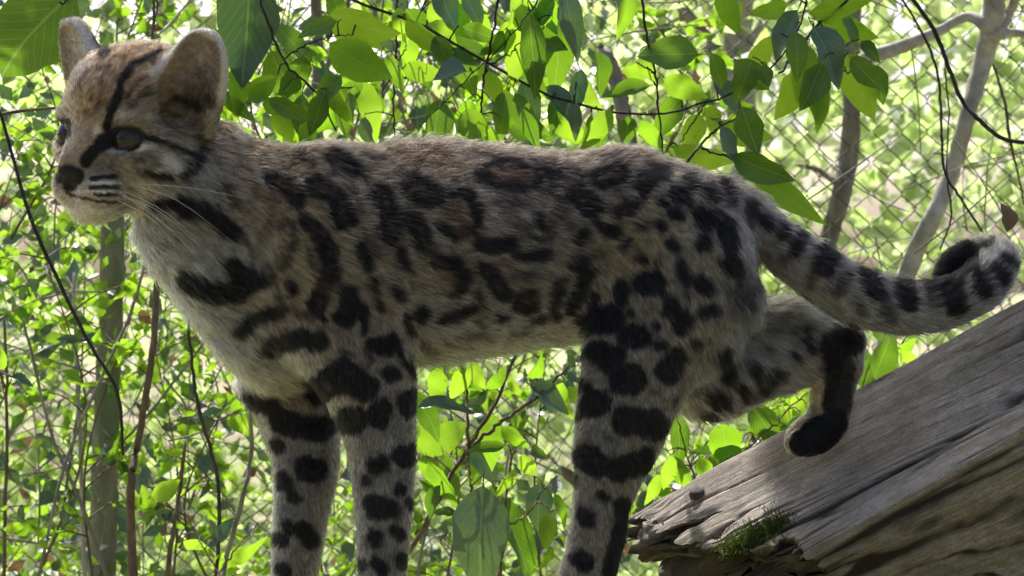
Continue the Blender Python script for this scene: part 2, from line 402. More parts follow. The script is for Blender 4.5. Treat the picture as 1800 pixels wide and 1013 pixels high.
B, BR, SF = 0, 1, 2      # black, brown, soft dark
MARKS = [
 # neck, chest, shoulder
 (16, B, (323, 371), (363, 371), (412, 412)), (9, B, (274, 368), (322, 356)), (20, B, (330, 498), (363, 518), (412, 511), (437, 489)), (16, B, (407, 467), (456, 496)),
 (12, B, (422, 585), (456, 555), (491, 550)), (18, B, (478, 614), (521, 598), (562, 600)), (24, B, (562, 684), (600, 657), (644, 686)), (9, SF, (491, 398), (516, 398), (516, 432), (496, 467)),
 (17, B, (545, 393), (583, 437), (580, 486), (553, 536)), (17, B, (614, 516), (619, 540), (604, 560)), (16, B, (486, 314), (512, 330), (524, 352)), (18, B, (555, 324), (590, 343), (609, 388)),
 (16, B, (585, 274), (624, 299)), (17, B, (668, 336), (690, 370), (688, 409)), (6, SF, (634, 398), (650, 455)), (6, B, (660, 490), (674, 546)), (6, B, (690, 585), (706, 620), (735, 668)), (16, B, (659, 610), (688, 605)), (9, B, (510, 500), (512, 515)),  # thin strokes down the shoulder seam are crease shading, painted as marks
 (10, BR, (480, 340), (470, 400), (455, 440)), (7, BR, (404, 215), (417, 265), (448, 307), (452, 340)), (6, BR, (440, 250), (470, 290)), (8, SF, (520, 548), (545, 562)), (8, SF, (495, 545), (488, 520)), (9, SF, (545, 440), (552, 470)),
 (8, SF, (400, 330), (420, 360)), (8, B, (442, 560), (430, 590)), (12, SF, (505, 260), (545, 285)),
 # flank
 (18, BR, (748, 266), (806, 286)), (11, B, (854, 296), (895, 288), (950, 303), (945, 320), (885, 325), (848, 308)), (9, BR, (870, 305), (930, 308)), (21, B, (728, 322), (756, 345)),
 (12, B, (777, 350), (815, 338), (840, 362), (833, 402), (800, 416)), (22, BR, (800, 372), (810, 392)), (8, B, (780, 403), (786, 408)), (16, B, (722, 382), (747, 427)),
 (8, SF, (872, 354), (936, 358)), (12, SF, (915, 397), (930, 399)), (10, BR, (890, 378), (905, 382)), (13, B, (848, 429), (900, 431)), (12, B, (918, 455), (959, 447)), (13, B, (768, 463), (804, 466), (819, 493), (800, 521)),
 (14, BR, (785, 492), (795, 500)), (17, B, (857, 474), (882, 514)), (20, B, (920, 534), (934, 534)), (11, B, (738, 554), (747, 559)), (9, B, (777, 565), (827, 549)), (8, B, (876, 556), (888, 560)), (8, SF, (813, 594), (873, 588)),
 (11, SF, (748, 610), (765, 622)), (8, B, (984, 500), (977, 556)), (13, B, (1034, 485), (1006, 545)), (14, B, (1012, 470), (1024, 460)), (20, B, (1016, 338), (1045, 365)), (12, SF, (982, 375), (968, 413)),
 (21, B, (1060, 312), (1085, 304)), (17, B, (1090, 368), (1108, 366)), (11, B, (1018, 422), (1028, 416)), (12, B, (1066, 408), (1078, 405)), (9, B, (1098, 433), (1102, 428)), (18, B, (1127, 324), (1165, 300)), (13, B, (1131, 346), (1135, 338)),
 (11, SF, (975, 322), (1000, 318)), (9, SF, (930, 420), (950, 424)), (8, B, (700, 515), (708, 530)), (9, SF, (765, 440), (770, 470)), (8, SF, (700, 300), (715, 310)), (9, SF, (640, 300), (650, 330)), (7, B, (838, 520), (846, 540)), (8, SF, (905, 490), (950, 492)),
 (8, SF, (900, 335), (925, 338)), (10, SF, (985, 345), (1000, 365)), (10, SF, (960, 285), (1000, 290)), (9, SF, (1060, 275), (1110, 280)), (8, SF, (1050, 455), (1062, 440)), (7, B, (1045, 520), (1038, 560)),
 (8, BR, (455, 252), (500, 262)), (8, SF, (620, 330), (640, 380)), (8, B, (640, 430), (648, 468)), (7, SF, (430, 420), (445, 455)), (8, SF, (470, 470), (480, 500)), (9, B, (640, 540), (645, 578)), (8, B, (715, 560), (725, 590)), (8, B, (560, 556), (570, 568)),
 (10, SF, (640, 264), (690, 280)), (11, BR, (700, 262), (730, 290)), (8, SF, (830, 264), (870, 272)), (8, SF, (900, 272), (950, 277)), (9, B, (960, 302), (985, 308)), (9, SF, (1010, 300), (1030, 310)), (8, SF, (1140, 284), (1170, 290)), (8, SF, (955, 336), (975, 342)), (9, B, (948, 378), (955, 400)),
 (9, BR, (880, 458), (900, 466)), (7, SF, (845, 560), (850, 576)), (9, B, (706, 442), (715, 470)), (8, SF, (700, 384), (705, 410)), (7, SF, (790, 610), (830, 612)), (7, SF, (900, 592), (930, 582)), (7, B, (940, 570), (955, 560)), (8, SF, (640, 620), (646, 640)), (7, SF, (600, 620), (620, 628)), (7, SF, (590, 300), (575, 318)), (8, SF, (660, 420), (668, 450)),
 (7, SF, (1000, 390), (1005, 402)), (7, B, (1048, 392), (1054, 398)), (7, SF, (1085, 340), (1096, 332)), (6, B, (1120, 400), (1124, 404)), (7, B, (1165, 350), (1170, 356)), (6, B, (1212, 350), (1216, 358)), (6, B, (1262, 372), (1264, 380)), (7, B, (1166, 522), (1170, 526)), (6, B, (1110, 552), (1114, 556)), (6, SF, (1150, 682), (1154, 690)), (7, SF, (1190, 700), (1186, 712)), (6, SF, (1062, 770), (1070, 774)), (7, B, (1060, 870), (1066, 878)),
 # haunch
 (15, B, (1190, 342), (1202, 342)), (11, B, (1183, 374), (1193, 377)), (12, B, (1213, 312), (1224, 322)), (12, B, (1248, 328), (1258, 344)), (13, B, (1280, 322), (1288, 350)), (17, B, (1236, 378), (1246, 392)),
 (17, B, (1279, 398), (1287, 432)), (12, B, (1238, 424), (1242, 434)), (13, B, (1185, 428), (1192, 436)), (12, B, (1202, 466), (1208, 498)), (16, B, (1236, 498), (1246, 504)), (22, B, (1132, 500), (1150, 500)), (18, B, (1284, 462), (1296, 474)),
 (14, B, (1092, 505), (1094, 526)), (17, B, (1176, 546), (1184, 546)), (13, B, (1208, 556), (1197, 582)), (15, B, (1240, 552), (1250, 546)), (23, B, (1042, 570), (1078, 558)), (20, B, (1104, 590), (1124, 594)), (11, B, (1156, 607), (1159, 607)),
 (17, B, (1040, 622), (1086, 624)), (20, B, (1178, 652), (1188, 632)), (8, B, (1226, 608), (1229, 612)), (25, B, (1096, 666), (1112, 668)), (21, B, (1040, 710), (1054, 706)), (23, B, (1100, 738), (1155, 752)), (22, B, (1026, 806), (1044, 814)), (21, B, (1086, 828), (1132, 812)),
 (8, B, (1012, 728), (1014, 734)), (10, B, (1024, 676), (1028, 680)), (16, B, (1098, 896), (1092, 962), (1074, 1007)), (13, B, (1024, 905), (1036, 915)), (8, B, (1007, 844), (1009, 850)), (14, B, (1014, 988), (1028, 994)), (9, B, (1316, 372), (1320, 392)),
 (10, B, (1062, 645), (1068, 650)), (7, B, (1150, 570), (1153, 574)), (9, B, (1130, 455), (1134, 458)), (8, SF, (1152, 470), (1160, 462)), (9, B, (1160, 395), (1166, 398)), (8, SF, (1140, 395), (1130, 402)), (8, SF, (1210, 520), (1216, 524)),
 (12, B, (1030, 1060), (1045, 1065)), (10, B, (985, 1100), (1000, 1105)),
 # far hind leg
 (14, B, (1278, 625), (1281, 668)), (14, B, (1263, 708), (1272, 710)), (11, B, (1242, 737), (1250, 739)), (10, B, (1424, 600), (1428, 610)), (9, B, (1362, 672), (1374, 664)), (9, SF, (1330, 700), (1345, 690)), (8, SF, (1395, 590), (1400, 580)), (8, SF, (1375, 560), (1390, 555)), (9, SF, (1300, 735), (1315, 730)), (8, B, (1330, 650), (1336, 664)), (8, SF, (1350, 610), (1354, 622)), (7, B, (1398, 630), (1402, 636)), (8, B, (1310, 690), (1316, 698)), (7, SF, (1360, 580), (1366, 586)), (7, B, (1420, 580), (1428, 576)), (8, B, (1345, 690), (1352, 684)),
 (26, B, (1468, 612), (1492, 600)), (22, B, (1474, 640), (1470, 712)), (12, SF, (1490, 640), (1484, 720)), (31, B, (1448, 762), (1428, 775)), (22, B, (1470, 744), (1414, 784)),
 # near fore leg
 (16, B, (718, 700), (722, 714)), (17, B, (666, 736), (676, 724)), (24, B, (612, 742), (622, 744)), (19, B, (712, 802), (722, 798)), (15, B, (660, 820), (672, 818)), (9, B, (638, 845), (641, 848)), (19, B, (660, 895), (682, 895)), (8, B, (724, 888), (726, 896)),
 (12, B, (655, 946), (660, 952)), (12, B, (664, 992), (668, 998)), (10, B, (704, 985), (708, 993)), (9, B, (633, 992), (636, 998)), (11, B, (686, 654), (690, 664)), (9, B, (705, 860), (709, 866)), (12, B, (640, 1050), (660, 1055)), (9, B, (700, 940), (704, 944)),
 # far fore leg
 (14, B, (434, 706), (478, 716)), (20, B, (498, 738), (566, 758)), (10, B, (486, 780), (488, 790)), (21, B, (540, 822), (552, 828)), (11, B, (498, 842), (503, 850)), (10, B, (504, 924), (507, 932)), (15, B, (532, 930), (548, 954)), (12, B, (497, 1002), (504, 1004)), (8, B, (480, 948), (500, 952)), (10, B, (515, 870), (520, 876)),  # long band high on this leg is dark shade painted in
 # tail
 (11, B, (1346, 380), (1350, 396)), (11, B, (1376, 400), (1372, 416)), (12, B, (1322, 362), (1326, 384)), (13, B, (1408, 418), (1400, 436)), (20, B, (1462, 440), (1450, 472)), (13, SF, (1488, 488), (1478, 512)), (17, B, (1528, 466), (1546, 516)), (18, B, (1594, 490), (1602, 530)),
 (13, SF, (1560, 530), (1566, 560)), (20, B, (1676, 504), (1682, 540)), (13, B, (1722, 484), (1734, 516)), (12, B, (1750, 470), (1768, 494)), (9, SF, (1640, 496), (1646, 530)), (10, SF, (1430, 480), (1424, 500)), (9, SF, (1386, 450), (1378, 462)), (9, B, (1772, 452), (1786, 466)),
 (30, B, (1655, 480), (1690, 452)), (8, SF, (1510, 540), (1516, 560)), (9, B, (1725, 432), (1740, 424)),
 # head
 (7, B, (189, 224), (204, 176), (213, 141), (234, 112), (280, 89)), (12, B, (150, 284), (163, 268), (184, 250), (208, 238)), (14, B, (210, 236), (240, 236)), (15, B, (180, 250), (200, 240)), (5, B, (252, 238), (292, 253), (325, 266), (359, 280)),
 (6, B, (360, 262), (354, 290), (328, 317)), (7, B, (263, 306), (304, 315)), (4, B, (162, 315), (205, 312)), (4, B, (160, 331), (209, 331)), (3.5, B, (166, 344), (206, 344)), (2.5, B, (118, 338), (126, 345), (164, 354), (212, 356)),
 (3, SF, (228, 190), (250, 170), (276, 160)), (3, SF, (222, 170), (240, 146), (268, 126)), (3, SF, (270, 215), (300, 222), (330, 236)), (3, SF, (300, 262), (326, 284)), (3, SF, (240, 300), (262, 318)), (3, SF, (320, 330), (350, 322)), (4, SF, (346, 240), (368, 262)), (4, SF, (126, 166), (138, 140), (155, 122)), (14, B, (172, 72), (180, 88)), (5, B, (98, 210), (118, 214), (120, 236), (104, 248)), (17, B, (112, 306), (132, 310)), (11, B, (124, 324), (124, 328)), (8, SF, (312, 170), (350, 190)), (9, SF, (360, 150), (372, 185)),
 (3, SF, (170, 190), (176, 176)), (3, SF, (182, 160), (186, 150)), (3, SF, (160, 176), (164, 164)), (3, SF, (196, 130), (204, 120)), (3, SF, (216, 100), (226, 92)), (4, SF, (246, 84), (262, 76)), (3, SF, (172, 146), (178, 136)), (3, SF, (150, 200), (154, 190)), (3, SF, (186, 118), (192, 110)), (5, SF, (268, 108), (284, 98)),
 (4, SF, (290, 290), (270, 296)), (4, SF, (240, 286), (256, 282)), (3, SF, (330, 290), (345, 284))]
MCOL = np.array([(.010, .009, .0095), (.12, .066, .035), (.04, .031, .026)]); MSTR = (1.0, .72, .85)

def coat(P, N, noise_amp=1.0, seed=5):
    q = to_px(P); n = len(P)
    col = np.tile(np.array([.27, .217, .158]), (n, 1))
    und = smoothstep(-.15, -.8, N[:, 2])[:, None] * (q[:, 0] > 330)[:, None] * .75
    col = col * (1 - und) + np.array([.50, .46, .40]) * und
    for x, y, rx, ry, c, wt in ZONES:
        g = (wt * np.exp(-(((q[:, 0] - x) / rx) ** 2 + ((q[:, 1] - y) / ry) ** 2) ** 1.5))[:, None]
        col = col * (1 - g) + np.array(c) * g
    jit = np.stack([vnoise(P / 9, seed), vnoise(P / 9, seed + 1)], 1) * 4.6 * noise_amp + np.stack([vnoise(P / 30, seed + 2), vnoise(P / 30, seed + 3)], 1) * 6.5 * noise_amp
    hd = smoothstep(400, 440, q[:, 0])[:, None]; hd = np.maximum(hd, smoothstep(380, 420, q[:, 1])[:, None])
    qq = q + jit * (.45 + .55 * hd)
    fleck = smoothstep(.22, .5, fbm(P / np.array([17, 17, 11.]), 2, seed + 9)) * smoothstep(640, 720, q[:, 0]) * smoothstep(1180, 1080, q[:, 0]) * smoothstep(560, 500, q[:, 1])
    al = (q[:, 0] * .62 - q[:, 1] * .78) / 20; ac = (q[:, 0] * .78 + q[:, 1] * .62) / 6.5
    fore = (.62 * smoothstep(.05, .42, vnoise(np.stack([al, ac, P[:, 1] / 40], 1), 97)) * np.exp(-(((q[:, 0] - 205) / 95) ** 2 + ((q[:, 1] - 135) / 80) ** 2) ** 2))[:, None]
    col = col * (1 - fore) + np.array([.10, .05, .025]) * fore
    fleck = np.maximum(fleck * .3, .2 * smoothstep(.3, .6, fbm(P / 14, 2, seed + 12)) * smoothstep(420, 480, q[:, 0]))[:, None]
    col = col * (1 - fleck) + MCOL[2] * fleck
    for m in MARKS:
        r, kind, pts = m[0], m[1], np.array(m[2:], float)
        if kind == B and (pts[0, 0] > 400 or pts[0, 1] > 355): r = r * 1.05 + (.8 if pts[0, 1] < 640 else 2.6)
        lo, hi = pts.min(0) - r - 12, pts.max(0) + r + 12
        i = np.where((qq > lo).all(1) & (qq < hi).all(1))[0]
        if not len(i): continue
        p = qq[i]; d = np.full(len(i), 1e9)
        for a, b in zip(pts[:-1], pts[1:]):
            ab = b - a; t = np.clip(((p - a) @ ab) / (ab @ ab + 1e-9), 0, 1); d = np.minimum(d, np.linalg.norm(p - a - t[:, None] * ab, axis=1))
        s = min(3.6, 1.6 + r * .15) * (1.0 if kind == B else 1.8)
        g = (MSTR[kind] * (1 - smoothstep(-s, s, d - r)))[:, None]
        col[i] = col[i] * (1 - g) + MCOL[kind] * g
        if kind == B and m[0] >= 15 and 440 < pts[:, 0].mean() < 1110 and 250 < pts[:, 1].mean() < 560:
            g2 = (.5 * (1 - smoothstep(-3.5, 3.5, d - r * .30)) * smoothstep(-.5, .2, vnoise(P[i] / 16, seed + 15)))[:, None]
            col[i] = col[i] * (1 - g2) + np.array([.095, .062, .038]) * g2
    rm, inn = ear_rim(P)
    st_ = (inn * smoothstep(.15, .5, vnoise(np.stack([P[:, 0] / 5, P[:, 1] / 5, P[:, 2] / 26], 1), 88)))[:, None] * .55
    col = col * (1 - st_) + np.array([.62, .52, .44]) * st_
    rm = rm[:, None] * .85; col = col * (1 - rm) + np.array([.95, .82, .70]) * rm  # backlit glow of the ear edges, painted as pale hair
    return col

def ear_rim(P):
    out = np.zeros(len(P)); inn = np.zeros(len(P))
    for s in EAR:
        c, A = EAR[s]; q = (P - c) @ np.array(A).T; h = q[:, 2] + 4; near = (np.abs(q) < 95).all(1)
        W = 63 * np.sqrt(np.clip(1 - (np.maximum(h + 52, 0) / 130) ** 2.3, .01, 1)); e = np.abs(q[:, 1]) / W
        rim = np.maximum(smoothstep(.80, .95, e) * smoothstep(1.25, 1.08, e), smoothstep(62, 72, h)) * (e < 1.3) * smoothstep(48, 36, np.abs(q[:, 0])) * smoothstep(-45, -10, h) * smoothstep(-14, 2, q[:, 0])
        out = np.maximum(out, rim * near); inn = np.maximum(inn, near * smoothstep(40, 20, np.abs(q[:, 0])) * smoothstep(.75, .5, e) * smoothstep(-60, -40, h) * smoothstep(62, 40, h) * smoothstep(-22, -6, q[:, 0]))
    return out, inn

def vertex_normals(v, f):
    fn = np.cross(v[f[:, 2]] - v[f[:, 0]], v[f[:, 3]] - v[f[:, 1]]); out = np.zeros_like(v)
    for k in range(4):
        for a in range(3): out[:, a] += np.bincount(f[:, k], weights=fn[:, a], minlength=len(v))
    return out / (np.linalg.norm(out, axis=1)[:, None] + 1e-12), np.linalg.norm(fn, axis=1) / 2

bn, barea = vertex_normals(bv, bf)
fl = np.zeros_like(bv); hl_ = np.zeros(len(bv)); wsum = np.zeros(len(bv)) + 1e-6
for fn, lo, hi, flow, hf_len in PRIMS:
    i = np.where((bv > lo).all(1) & (bv < hi).all(1))[0]
    if not len(i): continue
    p = bv[i]; d = np.asarray(fn(p[:, 0], p[:, 1], p[:, 2])); wt = np.exp(-np.abs(np.maximum(d, -14)) / 7.0) + 1e-5
    fl[i] += flow * wt[:, None]; hl_[i] += hf_len * wt; wsum[i] += wt
hl_ /= wsum
bpx = to_px(bv)
# longer fur on throat, chest, belly; none on nose, eyes, inside of ears
for x, y, rx, ry, v_ in [(300, 500, 90, 120, 1.25), (400, 640, 60, 60, 1.35), (880, 615, 170, 30, 1.1), (990, 600, 40, 40, 1.2), (1350, 600, 70, 90, 1.5), (360, 330, 50, 60, .85), (124, 312, 17, 15, 0.0), (352, 160, 30, 34, .75), (142, 108, 22, 24, .5)]:
    g = np.exp(-(((bpx[:, 0] - x) / rx) ** 2 + ((bpx[:, 1] - y) / ry) ** 2) ** 2); hl_ = hl_ * (1 - g) + v_ * g
for s in EYE:
    hl_ *= smoothstep(30, 40, np.linalg.norm(bv - EYE[s], axis=1))

hl_ *= 1 + .4 * (smoothstep(400, 370, bpx[:, 0]) * smoothstep(400, 380, bpx[:, 1]))
cat_root = empty('spotted_cat', tuple(U(860, 1172, 0) * S + np.array([0, 0, ZC])))
tag(cat_root, 'black-spotted wild cat standing in profile with its head turned to the camera', 'cat')

t = NT('cat_skin')
ca = t.n('ShaderNodeVertexColor', layer_name='coat')
pb = t.n('ShaderNodeBsdfPrincipled'); t.set(pb.inputs['Base Color'], ca.outputs[0]); pb.inputs['Roughness'].default_value = .75; pb.inputs['Specular IOR Level'].default_value = .25
geo = t.n('ShaderNodeNewGeometry'); bmp = t.n('ShaderNodeBump'); bmp.inputs['Strength'].default_value = .35; bmp.inputs['Distance'].default_value = .0008
t.set(bmp.inputs['Height'], t.noise(geo.outputs['Position'], 900, 3)); t.set(pb.inputs['Normal'], bmp.outputs[0])
skin_m = t.done(pb.outputs[0])
body_me = mesh_np('body', bv * S + np.array([0, 0, ZC]), bf, skin_m)
at_ = body_me.attributes.new('coat', 'FLOAT_COLOR', 'POINT')
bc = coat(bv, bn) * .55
nose_k = np.exp(-(((bpx[:, 0] - 124) / 15) ** 2 + ((bpx[:, 1] - 312) / 15) ** 2) ** 2)[:, None]; bc = bc * (1 - nose_k) + np.array([.020, .017, .017]) * nose_k
for s in EYE:
    ek = (1 - smoothstep(32, 40, np.linalg.norm(bv - EYE[s], axis=1)))[:, None]; bc = bc * (1 - ek) + np.array([.012, .010, .009]) * ek
at_.data.foreach_set('color', np.concatenate([bc, np.ones((len(bc), 1))], 1).astype(np.float32).ravel())
link('body', body_me, cat_root)

# fur: one hair strand object, combed along the body
NH = 460000
view = np.array([0, -DP, 0.0]) - bv; view /= np.linalg.norm(view, axis=1)[:, None]
fc = bv[bf].mean(1); fnm = bn[bf].mean(1); facing = (fnm * view[bf[:, 0]]).sum(1)
dens = barea * np.where(facing > -.25, 1.0, .3) * np.where(fc[:, 2] < 506.5 - 1040, .25, 1) * np.where(fc[:, 0] < 400 - 900, 1.7, 1.0) * (hl_[bf].mean(1) > .06)
fi = rng.choice(len(bf), NH, p=dens / dens.sum())
uu = rng.random((NH, 2)); wts = np.stack([(1-uu[:,0])*(1-uu[:,1]), uu[:,0]*(1-uu[:,1]), uu[:,0]*uu[:,1], (1-uu[:,0])*uu[:,1]], 1)
bl = lambda A: (A[bf[fi]] * (wts[..., None] if A.ndim == 2 else wts)).sum(1)
R0, N0, F0, L0 = bl(bv), bl(bn), bl(fl), bl(hl_)
N0 /= np.linalg.norm(N0, axis=1)[:, None]
swirl = np.stack([vnoise(R0 / 46, 31 + a) for a in range(3)], 1) * .26 + np.stack([vnoise(R0 / 15, 41 + a) for a in range(3)], 1) * .20
F0 = F0 / (np.linalg.norm(F0, axis=1)[:, None] + 1e-9) + swirl + rng.normal(0, .13, (NH, 3))
F0 -= N0 * (F0 * N0).sum(1)[:, None]; F0 /= np.linalg.norm(F0, axis=1)[:, None] + 1e-9
LN = 21.0 * L0 * (.65 + .7 * rng.random(NH)) * (1 + .25 * vnoise(R0 / 25, 77))
guard = rng.random(NH) < .08; LN = LN * np.where(guard, 1.2, 1.0)
lift = np.where(guard, .28, 0) + .27 + .20 * rng.random(NH) + .12 * vnoise(R0 / 12, 55)
K = 4; tt = np.linspace(0, 1, K)
pts = np.empty((NH, K, 3))
for j, u in enumerate(tt):
    pts[:, j] = R0 + LN[:, None] * (F0 * (u * .92)) + N0 * (LN * lift * (u - .55 * u * u) * 1.5 - 1.0)[:, None]
pts[:, -1, 2] -= LN * .05
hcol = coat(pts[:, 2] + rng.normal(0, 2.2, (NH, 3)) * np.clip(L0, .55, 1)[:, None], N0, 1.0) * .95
tick = vnoise(R0 / np.array([8, 8, 4.5]), 91) * .75 + vnoise(R0 / 22, 92) * .3 + rng.normal(0, .42, NH)
agouti = .34 + 1.15 * smoothstep(-.55, .75, tick)
agouti = np.where(rng.random(NH) < .10, agouti * .2, agouti)
hcol = hcol * (np.clip(agouti, .12, 1.8) * 1.06)[:, None]
hc = bpy.data.hair_curves.new('fur'); hc.add_curves([K] * NH)
hc.attributes['position'].data.foreach_set('vector', (pts * S + np.array([0, 0, ZC])).astype(np.float32).ravel())
ra = hc.attributes.new('radius', 'FLOAT', 'POINT') if 'radius' not in hc.attributes else hc.attributes['radius']
rad = (np.array([1.0, .95, .7, .12])[None, :] * (.00021 + .00016 * rng.random((NH, 1)) ** 2) * (.55 + .45 * np.clip(L0, 0, 1))[:, None])
ra.data.foreach_set('value', rad.astype(np.float32).ravel())
cc = hc.attributes.new('coat', 'FLOAT_COLOR', 'CURVE'); cc.data.foreach_set('color', np.concatenate([hcol, np.ones((NH, 1))], 1).astype(np.float32).ravel())
t = NT('cat_fur')
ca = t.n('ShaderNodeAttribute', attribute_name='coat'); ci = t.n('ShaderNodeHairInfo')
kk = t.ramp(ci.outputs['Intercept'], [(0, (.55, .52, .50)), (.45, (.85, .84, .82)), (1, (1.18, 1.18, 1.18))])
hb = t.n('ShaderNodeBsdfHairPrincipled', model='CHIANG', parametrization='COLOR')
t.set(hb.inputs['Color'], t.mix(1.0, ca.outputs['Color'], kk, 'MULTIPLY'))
hb.inputs['Roughness'].default_value = .45; hb.inputs['Radial Roughness'].default_value = .65; hb.inputs['Coat'].default_value = 0.0; hb.inputs['IOR'].default_value = 1.32
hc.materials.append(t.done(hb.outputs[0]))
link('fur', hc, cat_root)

# eyes
def cap_mesh(name, c, ax, r, ang, sx, mat, n=24, rings=10):
    ax = Vector(ax).normalized(); s1 = ax.cross(Vector((0, 0, 1))).normalized(); s2 = s1.cross(ax)
    vs = [Vector(c) + ax * r]; fs = []
    for i in range(1, rings + 1):
        th = ang * i / rings
        for j in range(n):
            ph = 2 * math.pi * j / n
            vs.append(Vector(c) + (ax * math.cos(th) + (s1 * math.cos(ph) * sx + s2 * math.sin(ph)) * math.sin(th)).normalized() * r)
    for j in range(n): fs.append((0, 1 + j, 1 + (j + 1) % n))
    for i in range(rings - 1):
        for j in range(n): a = 1 + i * n; fs.append((a + j, a + n + j, a + n + (j + 1) % n, a + (j + 1) % n))
    return mesh_np(name, vs, fs, mat)
def gloss(name, col, rough=.08, noise=None):
    t = NT(name); p = t.n('ShaderNodeBsdfPrincipled'); p.inputs['Roughness'].default_value = rough
    if noise:
        g = t.n('ShaderNodeNewGeometry'); t.set(p.inputs['Base Color'], t.ramp(t.noise(g.outputs['Position'], 1400, 3), [(.3, noise), (.7, col)]))
    else: p.inputs['Base Color'].default_value = (*col, 1)
    p.inputs['Coat Weight'].default_value = .22; p.inputs['Coat Roughness'].default_value = .03; p.inputs['Specular IOR Level'].default_value = .25
    return t.done(p.outputs[0])
m_scl = gloss('eye_dark_rim', (.012, .009, .007), .3); m_iris = gloss('eye_iris', (.028, .018, .011), .2, noise=(.012, .008, .006)); m_pup = gloss('eye_pupil', (.004, .004, .004))
for s in (1, -1):
    c = Vector(EYE[s] * S) + Vector((0, 0, ZC)); ax = Vector(hv(.93, s * .28, -.02))
    e = link('eye', cap_mesh('eye', c, ax, 30 * S, math.radians(150), 1, m_scl, 32, 16), cat_root)
    ir = link('iris', cap_mesh('iris', c, ax, 30.4 * S, math.radians(42), 1, m_iris), cat_root)
    pu = link('pupil', cap_mesh('pupil', c, ax, 30.8 * S, math.radians(19), .72, m_pup), cat_root)
    for q_ in (ir, pu): q_.parent = e; q_.matrix_parent_inverse = Matrix.Identity(4)
# whiskers
t = NT('whisker'); p = t.n('ShaderNodeBsdfPrincipled'); p.inputs['Base Color'].default_value = (.75, .70, .64, 1); p.inputs['Roughness'].default_value = .35; p.inputs['Transmission Weight'].default_value = .15
m_wh = t.done(p.outputs[0])
WH = [((196, 326), (300, 380), (402, 482), -150), ((204, 333), (290, 395), (362, 470), -150), ((190, 344), (270, 388), (330, 462), -140), ((205, 318), (310, 352), (418, 432), -165), ((206, 342), (265, 370), (300, 420), -150),
      ((212, 322), (330, 330), (450, 352), -175), ((198, 338), (280, 372), (372, 452), -160), ((100, 330), (78, 350), (48, 398), -60), ((103, 338), (86, 366), (70, 412), -60), ((101, 322), (72, 332), (36, 356), -55)]
for a, b, c_, yy in WH:
    y0 = -112 if a[0] > 150 else -70
    P3 = spline([tuple(U(a[0], a[1], y0)), tuple(U(b[0], b[1], (y0 + yy) / 2 - 12)), tuple(U(c_[0], c_[1], yy))], 9) * S + np.array([0, 0, ZC])
    v_, f_ = tube(P3, [max(.00034 * (1 - i / 8.6), .00006) for i in range(9)], 5)
    link('whisker', mesh_np('whisker', v_, f_, m_wh), cat_root)
# ---------------------------------------------------------------- materials of the place
def leaf_mat(name, dcol, tcol, dcol2, tcol2, rough=.42, tw=.55, spec=.5):
    t = NT(name); oi = t.n('ShaderNodeObjectInfo'); g = t.n('ShaderNodeNewGeometry'); uv = t.n('ShaderNodeUVMap')
    rnd = t.math('FRACT', t.math('ADD', oi.outputs['Random'], g.outputs['Random Per Island']))
    sep = t.n('ShaderNodeSeparateXYZ'); t.set(sep.inputs[0], uv.outputs[0])
    x, y = sep.outputs[0], t.math('ABSOLUTE', t.math('SUBTRACT', sep.outputs[1], .5))
    vein = t.math('PINGPONG', t.math('SUBTRACT', t.math('MULTIPLY', x, 9.0), t.math('MULTIPLY', y, 7.0)), .5)      # slanting side veins
    vm = t.math('LESS_THAN', vein, .055); mid = t.math('LESS_THAN', y, .018); vv = t.math('MAXIMUM', t.math('MULTIPLY', vm, .55), mid)
    n = t.noise(g.outputs['Position'], 55, 4); n2 = t.noise(g.outputs['Position'], 7, 2)
    f = t.math('ADD', t.math('MULTIPLY', rnd, .7), t.math('MULTIPLY', t.math('SUBTRACT', n, .5), .9), True)
    dc = t.mix(f, dcol, dcol2); tc = t.mix(f, tcol, tcol2)
    dc = t.mix(t.math('MULTIPLY', vv, .5), dc, (.22, .30, .12)); tc = t.mix(t.math('MULTIPLY', vv, .45), tc, (.30, .42, .10))
    spot = t.math('GREATER_THAN', t.noise(g.outputs['Position'], 160, 2), .74); dc = t.mix(t.math('MULTIPLY', spot, .6), dc, (.10, .06, .02)); tc = t.mix(t.math('MULTIPLY', spot, .6), tc, (.10, .06, .02))
    p = t.n('ShaderNodeBsdfPrincipled'); t.set(p.inputs['Base Color'], dc); p.inputs['Roughness'].default_value = rough; p.inputs['Specular IOR Level'].default_value = spec
    b = t.n('ShaderNodeBump'); b.inputs['Strength'].default_value = .5; b.inputs['Distance'].default_value = .0012
    t.set(b.inputs['Height'], t.math('SUBTRACT', t.math('MULTIPLY', n, .6), vv)); t.set(p.inputs['Normal'], b.outputs[0])
    tr = t.n('ShaderNodeBsdfTranslucent'); t.set(tr.inputs[0], tc)
    mx = t.n('ShaderNodeMixShader'); mx.inputs[0].default_value = tw; t.set(mx.inputs[1], p.outputs[0]); t.set(mx.inputs[2], tr.outputs[0])
    return t.done(mx.outputs[0])
M = {}
M['young'] = leaf_mat('leaf_young', (.06, .12, .018), (.20, .42, .010), (.10, .17, .03), (.37, .56, .03), .4, .6)
M['mature'] = leaf_mat('leaf_mature', (.03, .072, .018), (.11, .25, .008), (.05, .10, .022), (.20, .38, .012), .38, .42)
M['waxy'] = leaf_mat('leaf_waxy', (.06, .115, .07), (.08, .18, .03), (.11, .17, .12), (.13, .24, .05), .34, .17, .7)
M['far'] = leaf_mat('leaf_far', (.13, .19, .07), (.42, .60, .14), (.28, .31, .20), (.70, .78, .46), .5, .6)

